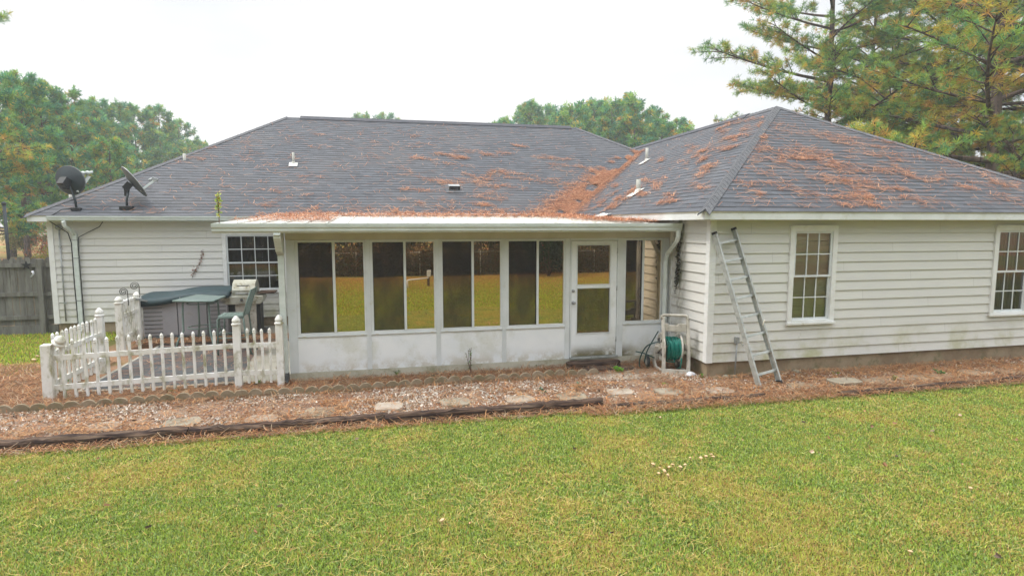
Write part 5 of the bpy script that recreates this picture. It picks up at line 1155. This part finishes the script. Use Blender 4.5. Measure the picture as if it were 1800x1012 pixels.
for i, (px, d, k, s, rot, lb) in enumerate(rt):
    x, y = at(px, d); put(NR_[k], x, y, s, rot, lb, grp='large pines behind the right wing')
for i, (px, d, s, rot, lb) in enumerate([(1545, 26, .54, 0, 'low young pine with yellowing boughs just above the middle of the right roof slope'), (1668, 24, .60, 1.9, 'bushy young pine with golden boughs against the thick trunk'), (1790, 19, .60, 3.3, 'bushy young pine at the low right end of the roof'), (1615, 22, .62, 4.5, 'young pine with fading needles between the two golden ones'), (1475, 25, .44, 2.2, 'lowest young pine, just behind the peak of the wing roof')]):
    x, y = at(px, d); put(NR_[2], x, y, s, rot, lb, grp='young pines behind the right wing')
far = [(-30, 32, .76, 0), (45, 38, .80, 1), (20, 46, 1.0, 2), (95, 44, .86, 1), (140, 46, .84, 0), (175, 55, .93, 1), (215, 60, .96, 0), (250, 64, 1.0, 1), (290, 68, 1.04, 0), (325, 74, 1.02, 1), (345, 84, 1.0, 2), (365, 95, 1.02, 0), (200, 40, .58, 2), (75, 58, .95, 0), (160, 70, 1.1, 1), (310, 90, 1.1, 2)]
far.sort(key=lambda q: q[0]); W_ = ['first', 'second', 'third', 'fourth', 'fifth', 'sixth', 'seventh', 'eighth', 'ninth', 'tenth', 'eleventh', 'twelfth', 'thirteenth', 'fourteenth', 'fifteenth', 'sixteenth', 'seventeenth', 'eighteenth', 'nineteenth', 'twentieth']
for i, (px, d, s, k) in enumerate(far):
    x, y = at(px, d); put(FRm[k], x, y, s, i * 1.3, W_[i] + ' pine from the left in the hazy treeline left of the roof', grp='pines in the left treeline')
mid = [(885, 72, .92, 1), (935, 70, .94, 0), (985, 74, 1.02, 2), (1035, 66, .95, 1), (1075, 62, 1.02, 0), (1120, 60, .92, 2), (1165, 57, .78, 1), (1210, 60, .68, 2), (1000, 60, .8, 2), (1100, 72, 1.05, 1), (645, 95, 1.30, 0), (675, 98, 1.30, 1), (905, 80, 1.06, 2), (960, 78, 1.1, 1), (1055, 78, 1.22, 2), (1145, 68, 1.02, 0), (1185, 66, .88, 1)]
mid.sort(key=lambda q: q[0])
for i, (px, d, s, k) in enumerate(mid):
    x, y = at(px, d); lb = ('left' if i == 0 else 'right') + ' pine tip just showing over the main ridge' if i < 2 else W_[i - 2] + ' pine from the left behind the dip between the two roofs'
    vt = np.interp(px, [640, 680, 700, 865, 890, 935, 985, 1035, 1075, 1120, 1165, 1210], [215, 215, 216, 214, 202, 196, 190, 198, 176, 188, 208, 238]) + (0, 9, 20, 5)[i % 4] * (px > 700)
    s = (2.5 + (394 - vt) / FPX * d) / (14.2, 14.0, 13.2)[k]; put(FRm[k], x, y, s, i * 1.7 + .4, lb, grp='pines behind the main ridge')
for i, (px, d, s) in enumerate([(1270, 45, .45), (1380, 60, .6), (1590, 50, .55), (1760, 48, .6)]):
    x, y = at(px, d); put(FRm[2], x, y, s, i * 1.1, W_[i] + ' background pine from the left behind the peak and right hand pines', grp='background pines at the right')
# overhanging bough tree at the top left, mostly outside the frame
x, y = at(-315, 25); put(NR_[0], x, y, 1.0, 5.8, 'pine outside the left edge whose bough tip hangs into the top left corner', grp=None, sz=1.15)
# the yard's far side behind the camera, which the sunroom glass mirrors
for i, (x, y, k, s) in enumerate([(-13, -23, 0, .9), (-8.5, -25, 2, .9), (-4, -23, 0, .95), (0, -26, 2, .9), (4, -22, 0, .9), (9, -24, 2, .9), (-18, -24, 2, .9), (14, -23, 0, .9), (-6, -30, 1, 1), (3, -31, 1, 1), (-.9, -19.6, 1, .9)]):
    put(FRm[k], x, y, s, i * 2.1, 'dark pine beyond the wire fence, mirrored in the sunroom glass', grp='pines mirrored in the sunroom glass')

def shrub(name, H, Wd, n, leaf, cols, seed, flowers=None, fn=0, stems=9):
    r = np.random.default_rng(seed); mb = MB(); cl = []
    for k in range(stems):
        a = r.uniform(0, 6.283); rr_ = r.uniform(.1, .42) * Wd; hh = H * r.uniform(.55, .95); p = np.array([math.cos(a) * rr_, math.sin(a) * rr_, hh]); mb.tube([(0, 0, -.1), tuple(p * (.35, .35, .5)), tuple(p)], [.03, .022, .008], 5)
        for j in range(6): cl.append(p * r.uniform(.55, 1.02) + r.normal(size=3) * Wd * .10)
    cl = np.array(cl); q = cl[r.integers(0, len(cl), n)] + r.normal(size=(n, 3)) * Wd * .085; q[:, 2] = np.abs(q[:, 2])
    dd = unit(r.normal(size=(n, 3)) + (0, 0, .2)); w_ = unit(np.cross(dd, r.normal(size=(n, 3)))); L = leaf * r.uniform(.6, 1.3, (n, 1)); V = np.stack([q, q + dd * L * .5 + w_ * L * .33, q + dd * L, q + dd * L * .5 - w_ * L * .33], 1)
    tone = (.75 + .5 * (vnoise(q[:, 0] * 1.5 + q[:, 2], q[:, 1] * 1.5 + q[:, 2], 1.2, seed)))[:, None]; c = palette(n, cols, .18) * tone
    if flowers is not None: c[:fn] = np.array(flowers) * r.uniform(.8, 1.1, (fn, 1))
    a = mb.build(name + 't', 'bark'); b = np_mesh(name + 'c', V, 4, c, 'leaf'); A_, B2 = a.data, b.data; bpy.data.objects.remove(a); bpy.data.objects.remove(b); return A_, B2
SY = shrub('sy', 3.2, 3.4, 9000, .13, [(.20, .22, .04), (.14, .20, .04), (.30, .24, .06)], 1)
SW = shrub('sw', 2.8, 3.4, 5000, .11, [(.16, .18, .07), (.26, .20, .10), (.20, .16, .10)], 2, (.8, .78, .72), 500)
SR = shrub('sr', 2.6, 2.0, 1500, .10, [(.30, .09, .05), (.24, .08, .045), (.34, .16, .07)], 3, stems=16)
SD = shrub('sd', 4.2, 4.0, 12000, .15, [(.025, .055, .02), (.035, .07, .025), (.05, .06, .02)], 4)
SC = shrub('scm', 3.0, 2.6, 12000, .10, [(.015, .05, .02), (.025, .07, .03)], 5, (.65, .10, .22), 90)
SV = shrub('sv', 1.25, 2.6, 7000, .09, [(.12, .06, .03), (.08, .06, .03), (.06, .07, .025)], 6, stems=14)
for i, (px, d, M_, s, lb) in enumerate([(135, 27, SW, .9, 'pale twiggy shrub dotted with white flowers behind the dishes'), (185, 33, SY, .95, 'yellow green shrub behind the grey dish'),
                                        (84, 26, SR, .82, 'leafless reddish shrub beside the left corner of the house'), (120, 24, SY, .55, 'low yellow green shrub right behind the left eave'), (40, 46, SY, .9, 'low yellow green bush across the road at the left edge')]):
    x, y = at(px, d); put(M_, x, y, s, i * 1.9, lb, name='shrub', cat='shrub', grp='shrubs beyond the wooden fence')
for i, (px, d, s) in enumerate([(1560, 30, .8), (1640, 32, .9), (1720, 28, .85), (1790, 27, .9)]):
    x, y = at(px, d); put(SY if i % 2 else SD, x, y, s, i * 1.3, ('yellow green' if i % 2 else 'dark green') + ' bush under the large pines behind the wing, ' + W_[i] + ' from the left', name='shrub', cat='shrub', grp='bushes under the right hand pines')
for i, x in enumerate(np.arange(-17, 16, 2.7)): put(SD, x, -21.3 + .6 * math.sin(i * 2.3), 1.0, i * 1.7, 'dark evergreen bush behind the wire fence, mirrored in the glass', name='shrub', cat='shrub', grp='dark bushes mirrored in the glass')
for i, x in enumerate(np.arange(-15, 11, 1.8)): put(SV, x, -18.75 + .12 * math.sin(i * 2.1), 1.0, i * 1.1, 'tangle of brown vines overgrowing the wire fence, mirrored in the glass', name='vine_tangle', cat='vine', grp='vine tangles on the wire fence')
put(SC, 2.9, -16.2, 1.0, .5, 'dark camellia bush with pink flowers mirrored in the window beside the door', name='camellia_bush', cat='shrub')
# wire fence
wf = thing('wire_fence', 'low wire fence on white posts across the yard, mirrored in the glass', 'fence', (-2, -18.5, .05))
for x in np.arange(-15, 12, 3.0): MB().tube([(x, -18.42, 0), (x, -18.42, 1.2)], .03, 8).build('post', 'whitepaint', wf)
MB().tube([(-15, -18.42, 1.15), (12, -18.42, 1.15)], .02, 6).build('top_rail', 'metalgrey', wf)
g = MB()
for k in range(14): g.tube([(-15, -18.42, .08 + k * .08), (12, -18.42, .08 + k * .08)], .003, 3, cap=False)
g.build('wire_mesh', 'metalgrey', wf)
# water pipe stand and meter box, mirrored in the second window
ps_ = thing('pipe_stand', 'white pipe on short posts with a small electrical box, mirrored in the second window', 'pipe', (-3.5, -12.6, .05))
MB().tube([(-3.92, -12.3, .02), (-3.92, -12.3, .34), (-3.85, -12.35, .36), (-3.05, -12.8, .40)], .03, 8).build('pipe', 'bag', ps_)
B(-3.12, -3.02, -12.84, -12.76, 0, .42).build('stub_post', 'timber', ps_); bevel(B(-3.14, -2.98, -12.86, -12.76, .45, .70).build('meter_box', 'bag', ps_), .01); B(-3.08, -3.04, -12.82, -12.78, .42, .46).build('riser', 'metalgrey', ps_)
# street lamp post beyond the fence
lp = thing('lamp_post', 'dark post standing beyond the wooden fence at the left edge', 'post', (*at(10, 24), .05)); x, y = at(10, 24)
MB().tube([(x, y, 0), (x, y, 3.3)], .06, 10).build('pole', 'dishdark', lp); MB().lathe([(.06, 0), (.085, .02), (.085, .08), (.03, .13), (0, .13)], (x, y, 3.28), (0, 0, 1), 14).build('cap', 'dishdark', lp); MB().lathe([(.12, 0), (.10, .12), (.06, .16)], (x, y, .04), (0, 0, 1), 14).build('base', 'dishdark', lp)

# ------------------------------------------------------------------ haze
HZ = True
if HZ:
    g = G('haze_volume'); pv_ = g.n('ShaderNodeVolumePrincipled'); pv_.inputs['Color'].default_value = (.90, .95, 1.0, 1); pv_.inputs['Density'].default_value = .0017; pv_.inputs['Anisotropy'].default_value = .2
    g.l(pv_.outputs[0], g.out.inputs[1]); MT['haze'] = g.m
    o = B(-150, 150, -60, 160, -1.0, 24).build('haze', 'haze', None); o['kind'] = 'stuff'; o['label'] = 'thin pale haze in the air'
